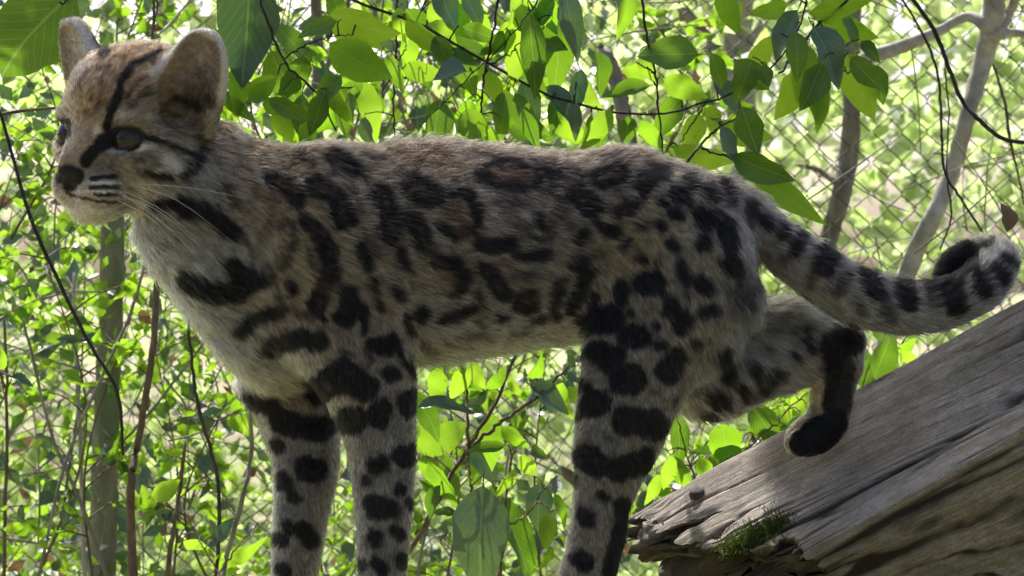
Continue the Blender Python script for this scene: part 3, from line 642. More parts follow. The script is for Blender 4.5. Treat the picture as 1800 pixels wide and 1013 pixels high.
def bark_mat(name, c1, c2, scale=60, stretch=.18, bump=.6, moss=None):
    t = NT(name); g = t.n('ShaderNodeNewGeometry'); pos = t.scaled(g.outputs['Position'], (1, 1, stretch))
    n = t.noise(pos, scale, 5, .65); n2 = t.noise(g.outputs['Position'], 9, 3)
    c = t.mix(t.ramp(n, [(.32, (0, 0, 0)), (.68, (1, 1, 1))]), c1, c2)
    if moss: c = t.mix(t.ramp(n2, [(.5, (0, 0, 0)), (.68, (.8, .8, .8))]), c, moss)
    else: c = t.mix(t.ramp(n2, [(.35, (0, 0, 0)), (.75, (.5, .5, .5))]), c, tuple(x * .55 for x in c1))
    p = t.n('ShaderNodeBsdfPrincipled'); t.set(p.inputs['Base Color'], c); p.inputs['Roughness'].default_value = .85; p.inputs['Specular IOR Level'].default_value = .2
    b = t.n('ShaderNodeBump'); b.inputs['Strength'].default_value = bump; b.inputs['Distance'].default_value = .004; t.set(b.inputs['Height'], n); t.set(p.inputs['Normal'], b.outputs[0])
    return t.done(p.outputs[0])
M['bark_grey'] = bark_mat('bark_grey', (.17, .15, .12), (.34, .31, .27), 50, .25)
M['bark_pale'] = bark_mat('bark_pale', (.30, .27, .23), (.56, .53, .48), 38, .9)
M['bark_green'] = bark_mat('bark_green', (.15, .15, .10), (.28, .27, .19), 45, .3, moss=(.12, .17, .06))
M['bark_dark'] = bark_mat('bark_dark', (.045, .035, .028), (.11, .09, .075), 90, .3)
M['twig'] = bark_mat('twig_brown', (.10, .07, .05), (.22, .16, .11), 120, .3)
M['vine'] = bark_mat('vine_dark', (.022, .020, .018), (.06, .055, .048), 140, .3)

# ---------------------------------------------------------------- ground
gxs = np.concatenate([-np.geomspace(120, 2.5, 24), np.linspace(-2.4, 2.4, 90), np.geomspace(2.5, 120, 24)])
gys = np.concatenate([[-60, -20, -8, -4], np.linspace(-2.5, 8, 160), np.geomspace(8.3, 250, 34)])
GX, GY = np.meshgrid(gxs, gys, indexing='ij'); P2 = np.stack([GX.ravel(), GY.ravel(), 0 * GX.ravel()], 1)
FEET = ZC - (1172 - 506.5) * S
far_amp = np.clip((GY.ravel() - 3) / 30, 0, 1)
gh = .05 * fbm(P2 * 1.3, 3, 3) + far_amp * 1.2 * fbm(P2 * .07, 3, 9)
ridge = np.exp(-(GY.ravel() / .21) ** 4) * np.exp(-np.maximum(np.abs(GX.ravel() - .05) - .55, 0) ** 2 / .5)
gh = gh * (1 - ridge) + (FEET - .004 + .006 * vnoise(P2 * 12, 4)) * ridge
t = NT('ground_litter'); g = t.n('ShaderNodeNewGeometry')
n = t.noise(g.outputs['Position'], 14, 6, .7); n2 = t.noise(g.outputs['Position'], 1.1, 4)
c = t.ramp(n, [(.3, (.075, .055, .035)), (.5, (.22, .17, .11)), (.68, (.40, .34, .25))]); c = t.mix(t.ramp(n2, [(.42, (0, 0, 0)), (.6, (.85, .85, .85))]), c, (.16, .22, .05))
p = t.n('ShaderNodeBsdfPrincipled'); t.set(p.inputs['Base Color'], c); p.inputs['Roughness'].default_value = .9
b = t.n('ShaderNodeBump'); b.inputs['Distance'].default_value = .02; t.set(b.inputs['Height'], n); t.set(p.inputs['Normal'], b.outputs[0]); M['ground'] = t.done(p.outputs[0])
ni, nj = GX.shape; ii, jj = np.meshgrid(np.arange(ni - 1), np.arange(nj - 1), indexing='ij'); k0 = (ii * nj + jj).ravel()
ground = link('ground', mesh_np('ground', np.stack([GX.ravel(), GY.ravel(), gh], 1), np.stack([k0, k0 + nj, k0 + nj + 1, k0 + 1], 1), M['ground']))
tag(ground, 'earth bank and leaf litter under the undergrowth', kind='structure')

# ---------------------------------------------------------------- the leaning log
def log_section(t):
    """8 corner points of the weathered log at position t along it (0 = broken end, 1 = far right end)"""
    e0 = [(1108, 902, .165), (1150, 990, .085), (1170, 1112, -.045), (1190, 1200, .03), (1180, 1250, .03), (1150, 1200, .12), (1120, 1080, .19), (1104, 960, .20)]
    e1 = [(2400, 205, .060), (2440, 395, -.09), (2460, 380, -.24), (2500, 720, -.15), (2500, 900, -.12), (2460, 800, .03), (2430, 500, .10), (2405, 290, .11)]
    return [at(a[0] + (b[0] - a[0]) * t, a[1] + (b[1] - a[1]) * t, a[2] + (b[2] - a[2]) * t) for a, b in zip(e0, e1)]
NTL, NSL = 340, 300
ctr = [(Vector(sum((Vector(v) for v in log_section(t_)), Vector())) / 8) for t_ in (0, 1)]
arc = np.linspace(0, 8, NSL, endpoint=False)
segw = [70, 90, 40, 20, 14, 14, 14, 38]         # more samples on the faces in view
arc = np.concatenate([i + np.arange(n_) / n_ for i, n_ in enumerate(segw)]); NSL = len(arc)
def loop_pts(cs):
    Q = np.array([tuple(c) for c in cs]); i = np.floor(arc).astype(int) % 8; f = (arc - np.floor(arc))[:, None]
    lin = Q[i] * (1 - f) + Q[(i + 1) % 8] * f
    p0, p1, p2, p3 = Q[(i - 1) % 8], Q[i], Q[(i + 1) % 8], Q[(i + 2) % 8]
    cr = .5 * (2*p1 + (p2-p0)*f + (2*p0-5*p1+4*p2-p3)*f**2 + (3*p1-p0-3*p2+p3)*f**3)
    return lin * .75 + cr * .25
# the broken end starts further along on the front edge; ragged splinters
a_ = arc
t_start = np.interp(a_, [0, .4, .9, 1.35, 1.75, 2.1, 3, 4, 5, 6, 7, 7.6, 8], [0, .012, .055, .10, .185, .215, .22, .20, .13, .06, .01, 0, 0])
t_start = t_start + .011 * vnoise(np.stack([a_ * 9, a_ * 0, a_ * 0], 1), 3) + .006 * vnoise(np.stack([a_ * 30, a_ * 0, a_ * 0], 1), 8)
t_start += .05 * np.exp(-((a_ - .62) / .07) ** 2)
L0_, L1_ = loop_pts(log_section(0)), loop_pts(log_section(1))
us = np.linspace(0, 1, NTL) ** 1.35
TT = t_start[None, :] + (1 - t_start[None, :]) * us[:, None]
LP = L0_[None] * (1 - TT[..., None]) + L1_[None] * TT[..., None]
AX = (ctr[1] - ctr[0]); LEN = AX.length
cen = np.array(ctr[0])[None, None] * (1 - TT[..., None]) + np.array(ctr[1])[None, None] * TT[..., None]
outw = LP - cen; outw /= np.linalg.norm(outw, axis=2)[..., None]
Lm = L0_ * .65 + L1_ * .35; arcl = np.concatenate([[0], np.cumsum(np.linalg.norm(np.diff(Lm, axis=0), axis=1))])
G = np.stack([(TT * LEN).ravel(), np.broadcast_to(arcl, TT.shape).ravel(), np.zeros(TT.size)], 1)
warp = fbm(G * np.array([3.0, 6, 1]), 2, 5) * .012; Gw = G.copy(); Gw[:, 1] += warp
g1 = vnoise(Gw * np.array([6, 160, 1]), 21); g2 = vnoise(Gw * np.array([14, 420, 1]), 22); g3 = fbm(G * np.array([7, 26, 1]), 3, 23)
c1 = vnoise(Gw * np.array([3.2, 46, 1]), 24); crack = np.exp(-(c1 / .055) ** 2) * smoothstep(-.25, .2, vnoise(G * np.array([4, 20, 1]), 25))
c2 = vnoise(Gw * np.array([4.5, 95, 1]), 26); crack2 = np.exp(-(c2 / .07) ** 2) * smoothstep(.0, .4, vnoise(G * np.array([7, 30, 1]), 27))
disp = .0005 * g1 + .0002 * g2 + .0045 * g3 - .0075 * crack - .004 * crack2
near_end = np.exp(-((TT - t_start[None]) * LEN / .035) ** 2).ravel(); disp = disp + near_end * (-.005 + .0035 * vnoise(G * np.array([60, 90, 1]), 28))
fr = np.broadcast_to(smoothstep(1.95, 2.15, a_) * smoothstep(5, 4.5, a_), TT.shape).ravel()
disp = disp + fr * (.006 * fbm(G * np.array([5, 22, 1]), 3, 33) + .0035 * fbm(G * np.array([60, 110, 1]), 3, 34) - .004 * np.exp(-(vnoise(Gw * np.array([4, 55, 1]), 35) / .09) ** 2))
disp = disp + np.broadcast_to(np.exp(-((a_ - 2.0) / .10) ** 2), TT.shape).ravel() * (.006 * fbm(G * np.array([11, 1, 1]), 3, 36) - .002)
LP = LP + outw * disp.reshape(TT.shape)[..., None]
# rotted hollow under the moss, and a darker lower side
k_ = D / (D + LP[..., 1]); pu = LP[..., 0] * k_ / S + 900; pv = 506.5 - (LP[..., 2] - ZC) * k_ / S
rr_ = np.sqrt(((pu - 1352) / 58) ** 2 + ((pv - 992 + (pu - 1352) * .35) / 34) ** 2) + .28 * vnoise(np.stack([pu.ravel() / 17, pv.ravel() / 17, 0 * pu.ravel()], 1), 51).reshape(pu.shape)
hole = smoothstep(1.05, .72, rr_) * (a_ < 4)[None, :]
LP = LP + np.array([.18, .95, -.25])[None, None] * (.075 * hole)[..., None]
verts = LP.reshape(-1, 3); quads = []
I, J = np.meshgrid(np.arange(NTL - 1), np.arange(NSL), indexing='ij'); a0 = (I * NSL + J).ravel(); a1 = (I * NSL + (J + 1) % NSL).ravel()
quads.append(np.stack([a0, a0 + NSL, a1 + NSL, a1], 1))
# hollow broken end: rings going inward and along
rings = 9; last = np.arange(NSL); rim = LP[0]; cen0 = rim.mean(0); vs_ = [verts]; base = len(verts); axn = np.array(AX.normalized())
for r_ in range(1, rings + 1):
    f_ = r_ / rings
    ring = rim * (1 - f_ * .97) + (cen0 + axn * .05) * f_ * .97
    ring = ring + axn * (.12 * math.sin(f_ * 2.4) * np.clip(.3 + .9 * vnoise(np.stack([a_ * 3, a_ * 0 + f_ * 3, a_ * 0], 1), 40), -.2, 1.2))[:, None]
    ring = ring + np.stack([vnoise(np.stack([a_ * 22, a_ * 0 + f_ * 9, a_ * 0 + k_], 1), 41) for k_ in range(3)], 1) * .006
    vs_.append(ring); cur = base + np.arange(NSL); quads.append(np.stack([last, np.roll(last, -1), np.roll(cur, -1), cur], 1)); last = cur; base += NSL
log_v = np.concatenate(vs_); log_f = np.concatenate(quads)
t = NT('weathered_wood'); ua = t.n('ShaderNodeAttribute', attribute_name='grain'); g = t.n('ShaderNodeNewGeometry'); ca = t.n('ShaderNodeAttribute', attribute_name='crack')
gv = ua.outputs['Vector']
n1 = t.noise(t.scaled(gv, (5, 260, 1)), 1.0, 5, .65); n2 = t.noise(t.scaled(gv, (9, 30, 1)), 1.0, 4, .6); n3 = t.noise(t.scaled(gv, (30, 60, 1)), 1.0, 5, .7); n4 = t.noise(t.scaled(gv, (12, 700, 1)), 1.0, 3, .6)
n5 = t.noise(t.scaled(gv, (70, 420, 1)), 1.0, 6, .75); n6 = t.noise(t.scaled(gv, (3, 14, 1)), 1.0, 3, .5)
c = t.ramp(n5, [(.28, (.20, .17, .14)), (.46, (.38, .335, .285)), (.60, (.52, .47, .42)), (.78, (.66, .62, .57))])
c = t.mix(t.ramp(n1, [(.30, (.75, .75, .75)), (.52, (0, 0, 0))]), c, (.14, .105, .08))
c = t.mix(t.ramp(n2, [(.38, (.6, .6, .6)), (.6, (0, 0, 0))]), c, t.mix(.6, c, (.20, .135, .085)))
c = t.mix(t.ramp(n4, [(.30, (.7, .7, .7)), (.42, (0, 0, 0))]), c, (.06, .045, .034))
c = t.mix(t.ramp(n6, [(.52, (0, 0, 0)), (.68, (.45, .45, .45))]), c, (.20, .21, .11))
n7 = t.noise(g.outputs['Position'], 22, 5, .7); n8 = t.noise(g.outputs['Position'], 420, 3, .7)
c = t.mix(t.ramp(n7, [(.40, (.65, .65, .65)), (.56, (0, 0, 0))]), c, t.mix(.55, c, (.085, .066, .05)))
c = t.mix(t.ramp(n8, [(.33, (.8, .8, .8)), (.44, (0, 0, 0))]), c, (.09, .07, .055))
c = t.mix(ca.outputs['Fac'], c, (.03, .022, .017))
p = t.n('ShaderNodeBsdfPrincipled'); t.set(p.inputs['Base Color'], c); p.inputs['Roughness'].default_value = .82; p.inputs['Specular IOR Level'].default_value = .25
b = t.n('ShaderNodeBump'); b.inputs['Strength'].default_value = .8; b.inputs['Distance'].default_value = .0016; t.set(b.inputs['Height'], t.math('ADD', n1, t.math('ADD', n5, t.math('MULTIPLY', n3, .5)))); t.set(p.inputs['Normal'], b.outputs[0])
M['wood'] = t.done(p.outputs[0])
log_me = mesh_np('timber', log_v, log_f, M['wood'])
gr = np.zeros((len(log_v), 3)); gr[:len(G)] = G; gr[len(G):] = (log_v[len(G):] - np.array(ctr[0])) * np.array([4, 1.5, 1.5])
ga = log_me.attributes.new('grain', 'FLOAT_VECTOR', 'POINT'); ga.data.foreach_set('vector', gr.astype(np.float32).ravel())
ck = np.zeros(len(log_v)); ck[:len(G)] = np.clip(crack * .9 + crack2 * .6 + fr * (.75 * np.exp(-(vnoise(Gw * np.array([4, 55, 1]), 35) / .09) ** 2) + .28 + .6 * smoothstep(-.05, .5, fbm(G * np.array([16, 60, 1]), 3, 37))), 0, 1)
ck[:len(G)] = np.maximum(ck[:len(G)], hole.ravel() * .9)  # darkness inside the hollow is also painted into its wood
rot_dark = np.clip(.78 + .4 * fbm(log_v[len(G):] * 60, 2, 6), .5, 1); ck[len(G):] = rot_dark  # rotted end wood, painted darker so the hollow reads dark
ka = log_me.attributes.new('crack', 'FLOAT', 'POINT'); ka.data.foreach_set('value', ck.astype(np.float32))
log_root = empty('leaning_log', tuple(at(1150, 1010, .08)))
tag(log_root, 'grey weathered log leaning up to the right, its broken end near the hind leg', 'log')
link('timber', log_me, log_root)
# round dark stub on the upper edge
def surf_at(px, py):
    """nearest front-most log point seen at this pixel"""
    P = log_v[:len(G)]; k = D / (D + P[:, 1]); u = P[:, 0] * k / S + 900; v = 506.5 - (P[:, 2] - ZC) * k / S
    i = np.where((np.abs(u - px) < 6) & (np.abs(v - py) < 6))[0]
    if not len(i): i = [np.argmin((u - px) ** 2 + (v - py) ** 2)]
    return Vector(P[min(i, key=lambda q: P[q, 1])])
kp = surf_at(1220, 862)
kn = Vector((-.15, -.55, .82)).normalized()
v_, f_ = tube([kp - kn * .006, kp + kn * .001, kp + kn * .004, kp + kn * .0045], [.0085, .0088, .008, .003], 16, .12)
link('knot', mesh_np('knot', v_, f_, M['bark_dark']), log_root)
# moss cushion on the broken ledge: short blades
mv, mf = [], []
for _ in range(2600):
    u_, w_ = rng.random(), rng.normal(0, .35); px_ = 1264 + 112 * u_ + rng.normal(0, 7); py_ = 972 - 56 * u_ + w_ * 30
    p_ = np.array(surf_at(px_, py_)) if _ % 13 == 0 or not mv else base_p + rng.normal(0, .0042, 3)
    if _ % 13 == 0: base_p = p_
    d_ = np.array([rng.normal(0, .5), -.5 + rng.normal(0, .35), .9]); d_ /= np.linalg.norm(d_); s_ = np.cross(d_, rng.normal(0, 1, 3)); s_ /= np.linalg.norm(s_)
    l_ = .004 + .006 * rng.random(); n0 = len(mv); mv += [p_ - s_ * .0007, p_ + s_ * .0007, p_ + d_ * l_]; mf.append((n0, n0 + 1, n0 + 2))
M['moss'] = leaf_mat('moss', (.035, .055, .012), (.05, .08, .01), (.07, .09, .025), (.09, .12, .02), .8, .3, .2)
mo = link('moss', mesh_np('moss', mv, np.array(mf), M['moss'], False), log_root); mo['kind'] = 'stuff'

# ---------------------------------------------------------------- chain-link fence
FY, PW = 1.95, .057
t = NT('galvanised_wire'); g = t.n('ShaderNodeNewGeometry'); p = t.n('ShaderNodeBsdfPrincipled')
t.set(p.inputs['Base Color'], t.ramp(t.noise(g.outputs['Position'], 40, 3), [(.35, (.05, .042, .035)), (.65, (.13, .125, .115))])); p.inputs['Metallic'].default_value = .4; p.inputs['Roughness'].default_value = .6; M['wire'] = t.done(p.outputs[0])
wm = []
for ph in (0, 1):
    pts_ = []
    for i in range(82):
        sx = 1 if (i + ph) % 2 else -1; z_ = .05 + i * PW / 2
        pts_.append((sx * (PW / 4 - .002), (.0016 if ph else -.0016), z_ - .004)); pts_.append((sx * PW / 4, (-.0016 if ph else .0016), z_ + .001))
    v_, f_ = tube(pts_, [.0013] * len(pts_), 5); wm.append(mesh_np('wire', v_, f_, M['wire']))
fence = empty('chain_link_fence', (0, FY, 0)); tag(fence, 'rusty chain-link fence of diamond wire mesh behind the cat', 'fence')
xw = -.95; i = 0
while xw < 1.05:
    o_ = link('wire', wm[i % 2], fence); o_.location = (xw, FY + .012 * math.sin(xw * 2.3), 0); o_.rotation_euler = (.004 * math.sin(i * 1.7), .006 * math.sin(i * .9), 0); xw += PW / 2; i += 1
for xp in (-1.15, 1.25):
    v_, f_ = tube([(xp, FY + .03, 0), (xp, FY + .03, 2.35)], [.024, .024], 12); link('post', mesh_np('post', v_, f_, M['wire']), fence)

# ---------------------------------------------------------------- leaves
def leaf_mesh(name, mat, wr=.5, fold=.12, droop=.18, tipw=1.35, twist=0.0, n=10):
    vs, fs, uv = [], [], []
    for i in range(n + 1):
        x = i / n; hw = .5 * wr * (math.sin(math.pi * min(1, x ** .82)) ** .85) * (1 - .25 * x) * 1.15 if 0 < i < n else .004
        zc = -droop * x * x + .03 * math.sin(x * 7 + twist * 9); wv = .018 * math.sin(x * 17 + twist * 5)
        tw_ = twist * x
        for s_, u_ in ((-1, 0), (0, .5), (1, 1)):
            y_ = s_ * hw * (1 + (.055 * math.sin(x * 11 + s_ * 2.1 + wr * 40 + twist * 30) + .03 * math.sin(x * 23 + s_ + wr * 90)) * (0 < i < n)); z_ = zc + (fold * hw * 2 * abs(s_) + wv * s_ * (0 < i < n)) + tw_ * y_
            vs.append((x, y_, z_)); uv.append((x, .5 + s_ * hw / wr))
    for i in range(n):
        a = i * 3
        for k in (0, 1): fs.append((a + k, a + 3 + k, a + 4 + k, a + 1 + k))
    n0 = len(vs)   # petiole
    for x, r in ((-.16, .008), (0.02, .010)):
        for k in range(3): an = k * 2.094; vs.append((x, r * math.cos(an), r * math.sin(an) - .015)); uv.append((0, .5))
    for k in range(3): fs.append((n0 + k, n0 + (k + 1) % 3, n0 + 3 + (k + 1) % 3, n0 + 3 + k))
    me = mesh_np(name, vs, fs, mat); ul = me.uv_layers.new(name='UVMap')
    li = np.empty(len(me.loops), np.int32); me.loops.foreach_get('vertex_index', li); ul.data.foreach_set('uv', np.array(uv, np.float32)[li].ravel())
    return me
LEAF = {}
for mk in ('young', 'mature', 'waxy'):
    for wi, wr in enumerate((.34, .46, .58, .75)):
        for v_i, (fo, dr, tw_) in enumerate(((.10, .12, .05), (.26, .24, .30), (.06, .42, -.28), (.34, .16, -.1))):
            LEAF[mk, wi, v_i] = leaf_mesh('leaf', M[mk], wr, fo, dr, twist=tw_)
def put_leaf(parent, pos, ax, nrm, length, mk, wr=.5, var=None):
    ax = Vector(ax).normalized(); nrm = Vector(nrm); nrm = (nrm - ax * nrm.dot(ax)).normalized(); sd_ = nrm.cross(ax)
    wi = min(range(4), key=lambda i: abs((.34, .46, .58, .75)[i] - wr))
    o = bpy.data.objects.new('leaf', LEAF[mk, wi, random.randrange(4) if var is None else var]); C.objects.link(o)
    o.parent = parent
    R = Matrix((ax, sd_, nrm)).transposed().to_4x4() @ Matrix.Diagonal((length, length * wr / (.34, .46, .58, .75)[wi], length, 1))
    o.matrix_basis = Matrix.Translation(Vector(pos) - Vector(parent.location)) @ R
    return o

# hand-placed vines: (name, label, stems [(width px, y, points px)])
VINES = [
 ('leafy_vine', 'long thin vine sagging across the top behind the back, hung with leaves', [(5, .34, [(560, -30), (640, 8), (740, 45), (860, 112), (960, 165), (1060, 195), (1150, 202), (1240, 182), (1330, 140), (1395, 70), (1425, -30)]), (3, .30, [(960, -20), (900, 60), (820, 140), (738, 222)]), (3, .36, [(1240, 182), (1215, 220), (1190, 262)])]),
 ('hanging_vine', 'straight thin stem hanging down behind the shoulder', [(4, .40, [(697, -20), (696, 90), (692, 170), (694, 262)]), (2.5, .40, [(694, 120), (720, 70), (740, 20)])]),
 ('hanging_vine', 'thin dark stem hanging above the middle of the back', [(5, .32, [(880, -20), (866, 60), (852, 130), (846, 190), (838, 262)]), (3, .32, [(852, 120), (900, 90), (940, 40)])]),
 ('hanging_vine', 'thin dark stem hanging above the rump', [(5, .30, [(1126, -20), (1136, 60), (1152, 130), (1158, 200), (1166, 280)]), (3, .3, [(1152, 130), (1120, 110)])]),
 ('leafy_branch', 'leafy twig with broad dark leaves right beside the near ear', [(5, .16, [(450, -80), (452, -20), (470, 40), (492, 92), (520, 130), (560, 168), (590, 230)]), (3, .16, [(500, 100), (560, 70), (620, 60)])]),
 ('leafy_branch', 'leafy twig with large leaves in the top left corner', [(5, .06, [(180, -60), (140, -20), (110, 8)]), (3, .1, [(280, -40), (275, 20), (268, 60)])]),
 ('leafy_branch', 'leafy bough with grey-green and bright leaves at the upper right', [(6, .38, [(1560, -60), (1510, -20), (1440, 40), (1400, 90), (1370, 130)]), (3, .38, [(1440, 40), (1470, 90), (1490, 130)])]),
 ('leafy_branch', 'low leafy spray showing just above the base of the tail', [(5, .22, [(1180, 330), (1225, 262), (1262, 226), (1300, 205)]), (4, .22, [(1235, 262), (1300, 285), (1350, 325)])]),
 ('leafy_branch', 'forked bare stick with a few leaves under the belly', [(9, .34, [(700, 1000), (745, 925), (785, 850), (822, 790), (865, 718), (900, 640), (915, 600)]), (7, .34, [(822, 792), (880, 742), (940, 700), (1000, 645)]), (6, .33, [(822, 800), (822, 720), (812, 640), (806, 590)]), (4, .34, [(830, 870), (822, 800)])]),
 ('leafy_shoot', 'upright shoot with large broad leaves at the bottom between the legs', [(6, .30, [(870, 1120), (880, 1010), (884, 930), (890, 860), (900, 800)]), (4, .30, [(884, 930), (930, 900), (955, 860)])]),
 ('leafy_shoot', 'small leafy shoot behind the near hind leg, over the log', [(4, .42, [(1240, 960), (1225, 860), (1205, 790), (1190, 735)]), (4, .42, [(1235, 900), (1280, 830), (1345, 760), (1420, 690)])]),
 ('leafy_shoot', 'leafy shoot below the tail beyond the log', [(4, .55, [(1600, 760), (1575, 690), (1555, 610), (1560, 560)]), (3, .55, [(1565, 650), (1530, 640)])]),
 ('leafy_shoot', 'leafy shoot low in front of the far foreleg', [(4, .40, [(360, 1080), (385, 1010), (420, 960), (455, 920)]), (3, .4, [(385, 1010), (340, 930), (300, 850)])]),
]
EXPL = [ # px, py (leaf middle), length, angle (0 right, 90 down), width ratio, kind
 (45, 58, 230, 138, .62, 'mature'), (25, 20, 120, 170, .5, 'waxy'), (432, 50, 215, 96, .5, 'waxy'), (500, 142, 118, 66, .52, 'mature'), (424, 160, 92, 80, .44, 'young'), (462, 158, 66, -35, .5, 'young'), (486, 190, 54, 30, .55, 'young'),
 (594, 26, 105, 72, .34, 'mature'), (640, 48, 135, 20, .55, 'young'), (632, 112, 128, 34, .55, 'young'), (655, 188, 110, 62, .46, 'young'), (556, 202, 82, 112, .46, 'mature'), (610, 205, 86, 96, .46, 'mature'), (640, 236, 60, 92, .5, 'waxy'), (575, 170, 80, 160, .5, 'young'), (540, 245, 70, 100, .5, 'young'),
 (722, 90, 80, 90, .46, 'young'), (790, 130, 62, 172, .75, 'waxy'), (742, 128, 74, 12, .5, 'young'), (762, 28, 74, 95, .5, 'young'), (806, 30, 86, 70, .5, 'young'), (832, 14, 90, 60, .4, 'waxy'), (780, 62, 66, 40, .6, 'young'), (866, 78, 60, 130, .6, 'mature'), (846, 60, 70, 20, .45, 'mature'),
 (912, 78, 160, 94, .34, 'young'), (938, 100, 150, 84, .3, 'mature'), (984, 92, 165, 90, .36, 'mature'), (1004, 42, 130, 78, .34, 'waxy'), (960, 40, 110, 100, .4, 'young'), (886, 202, 90, 96, .46, 'mature'), (926, 214, 110, 68, .32, 'mature'), (950, 150, 90, 60, .4, 'young'), (816, 210, 76, 108, .45, 'young'), (1036, 170, 84, 62, .4, 'young'), (976, 200, 80, 100, .36, 'mature'),
 (1012, 212, 74, 84, .34, 'waxy'), (1036, 232, 60, 96, .34, 'mature'), (1104, 230, 54, 92, .6, 'mature'), (1146, 240, 70, 60, .5, 'young'), (1114, 126, 46, 176, .75, 'young'), (1140, 122, 62, 66, .45, 'young'), (1205, 156, 86, 22, .5, 'young'), (1267, 130, 80, 64, .4, 'mature'), (1306, 124, 36, 170, .75, 'mature'), (1346, 134, 40, 70, .7, 'mature'),
 (1378, 62, 100, 118, .5, 'waxy'), (1402, 96, 84, 84, .5, 'mature'), (1456, 100, 120, 64, .5, 'waxy'), (1388, 168, 96, 110, .56, 'young'), (1434, 170, 96, 86, .34, 'young'), (1512, 152, 130, 66, .5, 'young'), (1482, 12, 120, -8, .5, 'young'), (1490, 54, 110, 18, .46, 'young'), (1530, 92, 50, 50, .5, 'mature'), (1350, 20, 70, 160, .5, 'young'), (1290, 30, 60, 120, .5, 'young'),
 (1312, 232, 106, 20, .46, 'young'), (1284, 256, 74, 62, .5, 'waxy'), (1254, 212, 56, 86, .5, 'young'), (1216, 238, 80, 110, .5, 'young'), (1240, 276, 120, 16, .4, 'young'), (1342, 298, 120, 24, .42, 'mature'), (1376, 348, 150, 42, .32, 'young'),
 (842, 948, 190, 94, .52, 'waxy'), (916, 950, 170, 64, .32, 'mature'), (782, 770, 110, -22, .5, 'young'), (858, 818, 84, 50, .56, 'waxy'), (946, 890, 84, 96, .56, 'waxy'), (768, 680, 70, 96, .5, 'young'), (962, 936, 70, 94, .46, 'young'), (880, 668, 60, -30, .5, 'young'), (944, 650, 56, -60, .5, 'young'), (760, 830, 70, 60, .5, 'young'), (905, 770, 60, 40, .5, 'young'), (890, 850, 60, 120, .5, 'young'), (840, 660, 60, 70, .5, 'young'), (930, 820, 50, 60, .6, 'young'), (985, 700, 56, 100, .5, 'young'),
 (1196, 778, 100, 86, .34, 'mature'), (1276, 784, 80, 80, .75, 'young'), (1344, 744, 70, -30, .5, 'mature'), (1412, 696, 66, -45, .5, 'young'), (1176, 836, 70, 100, .4, 'young'), (1318, 800, 60, -40, .6, 'mature'), (1240, 830, 60, 70, .5, 'young'), (1150, 862, 60, 110, .4, 'young'), (1390, 730, 50, 30, .5, 'young'),
 (1556, 622, 96, -66, .55, 'mature'), (1592, 606, 50, -20, .6, 'young'), (1528, 652, 70, -70, .5, 'mature'), (1600, 628, 40, 40, .6, 'young'), (1545, 580, 50, -120, .5, 'mature'),
 (420, 976, 110, -18, .36, 'young'), (292, 860, 60, -28, .6, 'young'), (395, 930, 50, -60, .5, 'waxy'), (345, 960, 50, 20, .5, 'young')]
rl = random.Random(5)
for x0_, x1_, y0_, y1_, n_ in ((410, 720, 10, 235, 17), (720, 1060, 5, 240, 24), (1060, 1330, 20, 250, 9), (1330, 1560, 0, 190, 8), (740, 990, 650, 1000, 13), (1180, 1420, 690, 850, 7)):
    for _ in range(n_): EXPL.append((rl.uniform(x0_, x1_), rl.uniform(y0_, y1_), rl.uniform(62, 112), rl.gauss(75, 38), rl.choice((.34, .42, .46, .55)), rl.choice(('young', 'young', 'mature', 'mature', 'waxy'))))
def nrm_for(mk):
    """how the blade faces: hanging blades face the camera and the light behind, waxy ones tip their face up to the sky in front"""
    if mk == 'waxy': return Vector((random.gauss(0, .25), -1, .75 + random.gauss(0, .2)))
    if mk == 'mature': return Vector((random.gauss(0, .35), -1, .05 + random.gauss(0, .3)))
    return Vector((random.gauss(0, .3), -1, -.55 + random.gauss(0, .3)))
vroot, vstem = [], []
for name, label, stems in VINES:
    r = empty(name, tuple(at(stems[0][2][0][0], stems[0][2][0][1], stems[0][1]))); tag(r, label, 'branch' if 'branch' in name else ('vine' if 'vine' in name else 'plant'))
    vroot.append(r); vstem.append([(y_, spline(p_, 30), w_) for w_, y_, p_ in stems])
twigs = [[] for _ in VINES]
for px_, py_, ln, an, wr, mk in EXPL:
    ca_, sa_ = math.cos(math.radians(an)), math.sin(math.radians(an)); bx_, by_ = px_ - ca_ * ln * .5, py_ - sa_ * ln * .5
    best = min(((np.hypot(s_[:, 0] - bx_, s_[:, 1] - by_).min(), vi, si) for vi, ss in enumerate(vstem) for si, (y_, s_, w_) in enumerate(ss)))
    _, vi, si = best; y_, s_, w_ = vstem[vi][si]; k_ = int(np.argmin(np.hypot(s_[:, 0] - bx_, s_[:, 1] - by_)))
    yy = y_ + random.uniform(-.06, .12); kf = (D + yy) / D
    p0 = at(bx_, by_, yy); ax = Vector((ca_, random.gauss(0, .18), -sa_))
    put_leaf(vroot[vi], p0, ax, nrm_for(mk), ln * S * kf, mk, wr)
    if best[0] > 60: continue
    q0 = at(s_[k_][0], s_[k_][1], y_)
    mid_ = (q0 + p0) / 2 + Vector((0, 0, .006)); twigs[vi].append(spline([tuple(q0), tuple(mid_), tuple(p0 - ax.normalized() * ln * S * .1)], 6))
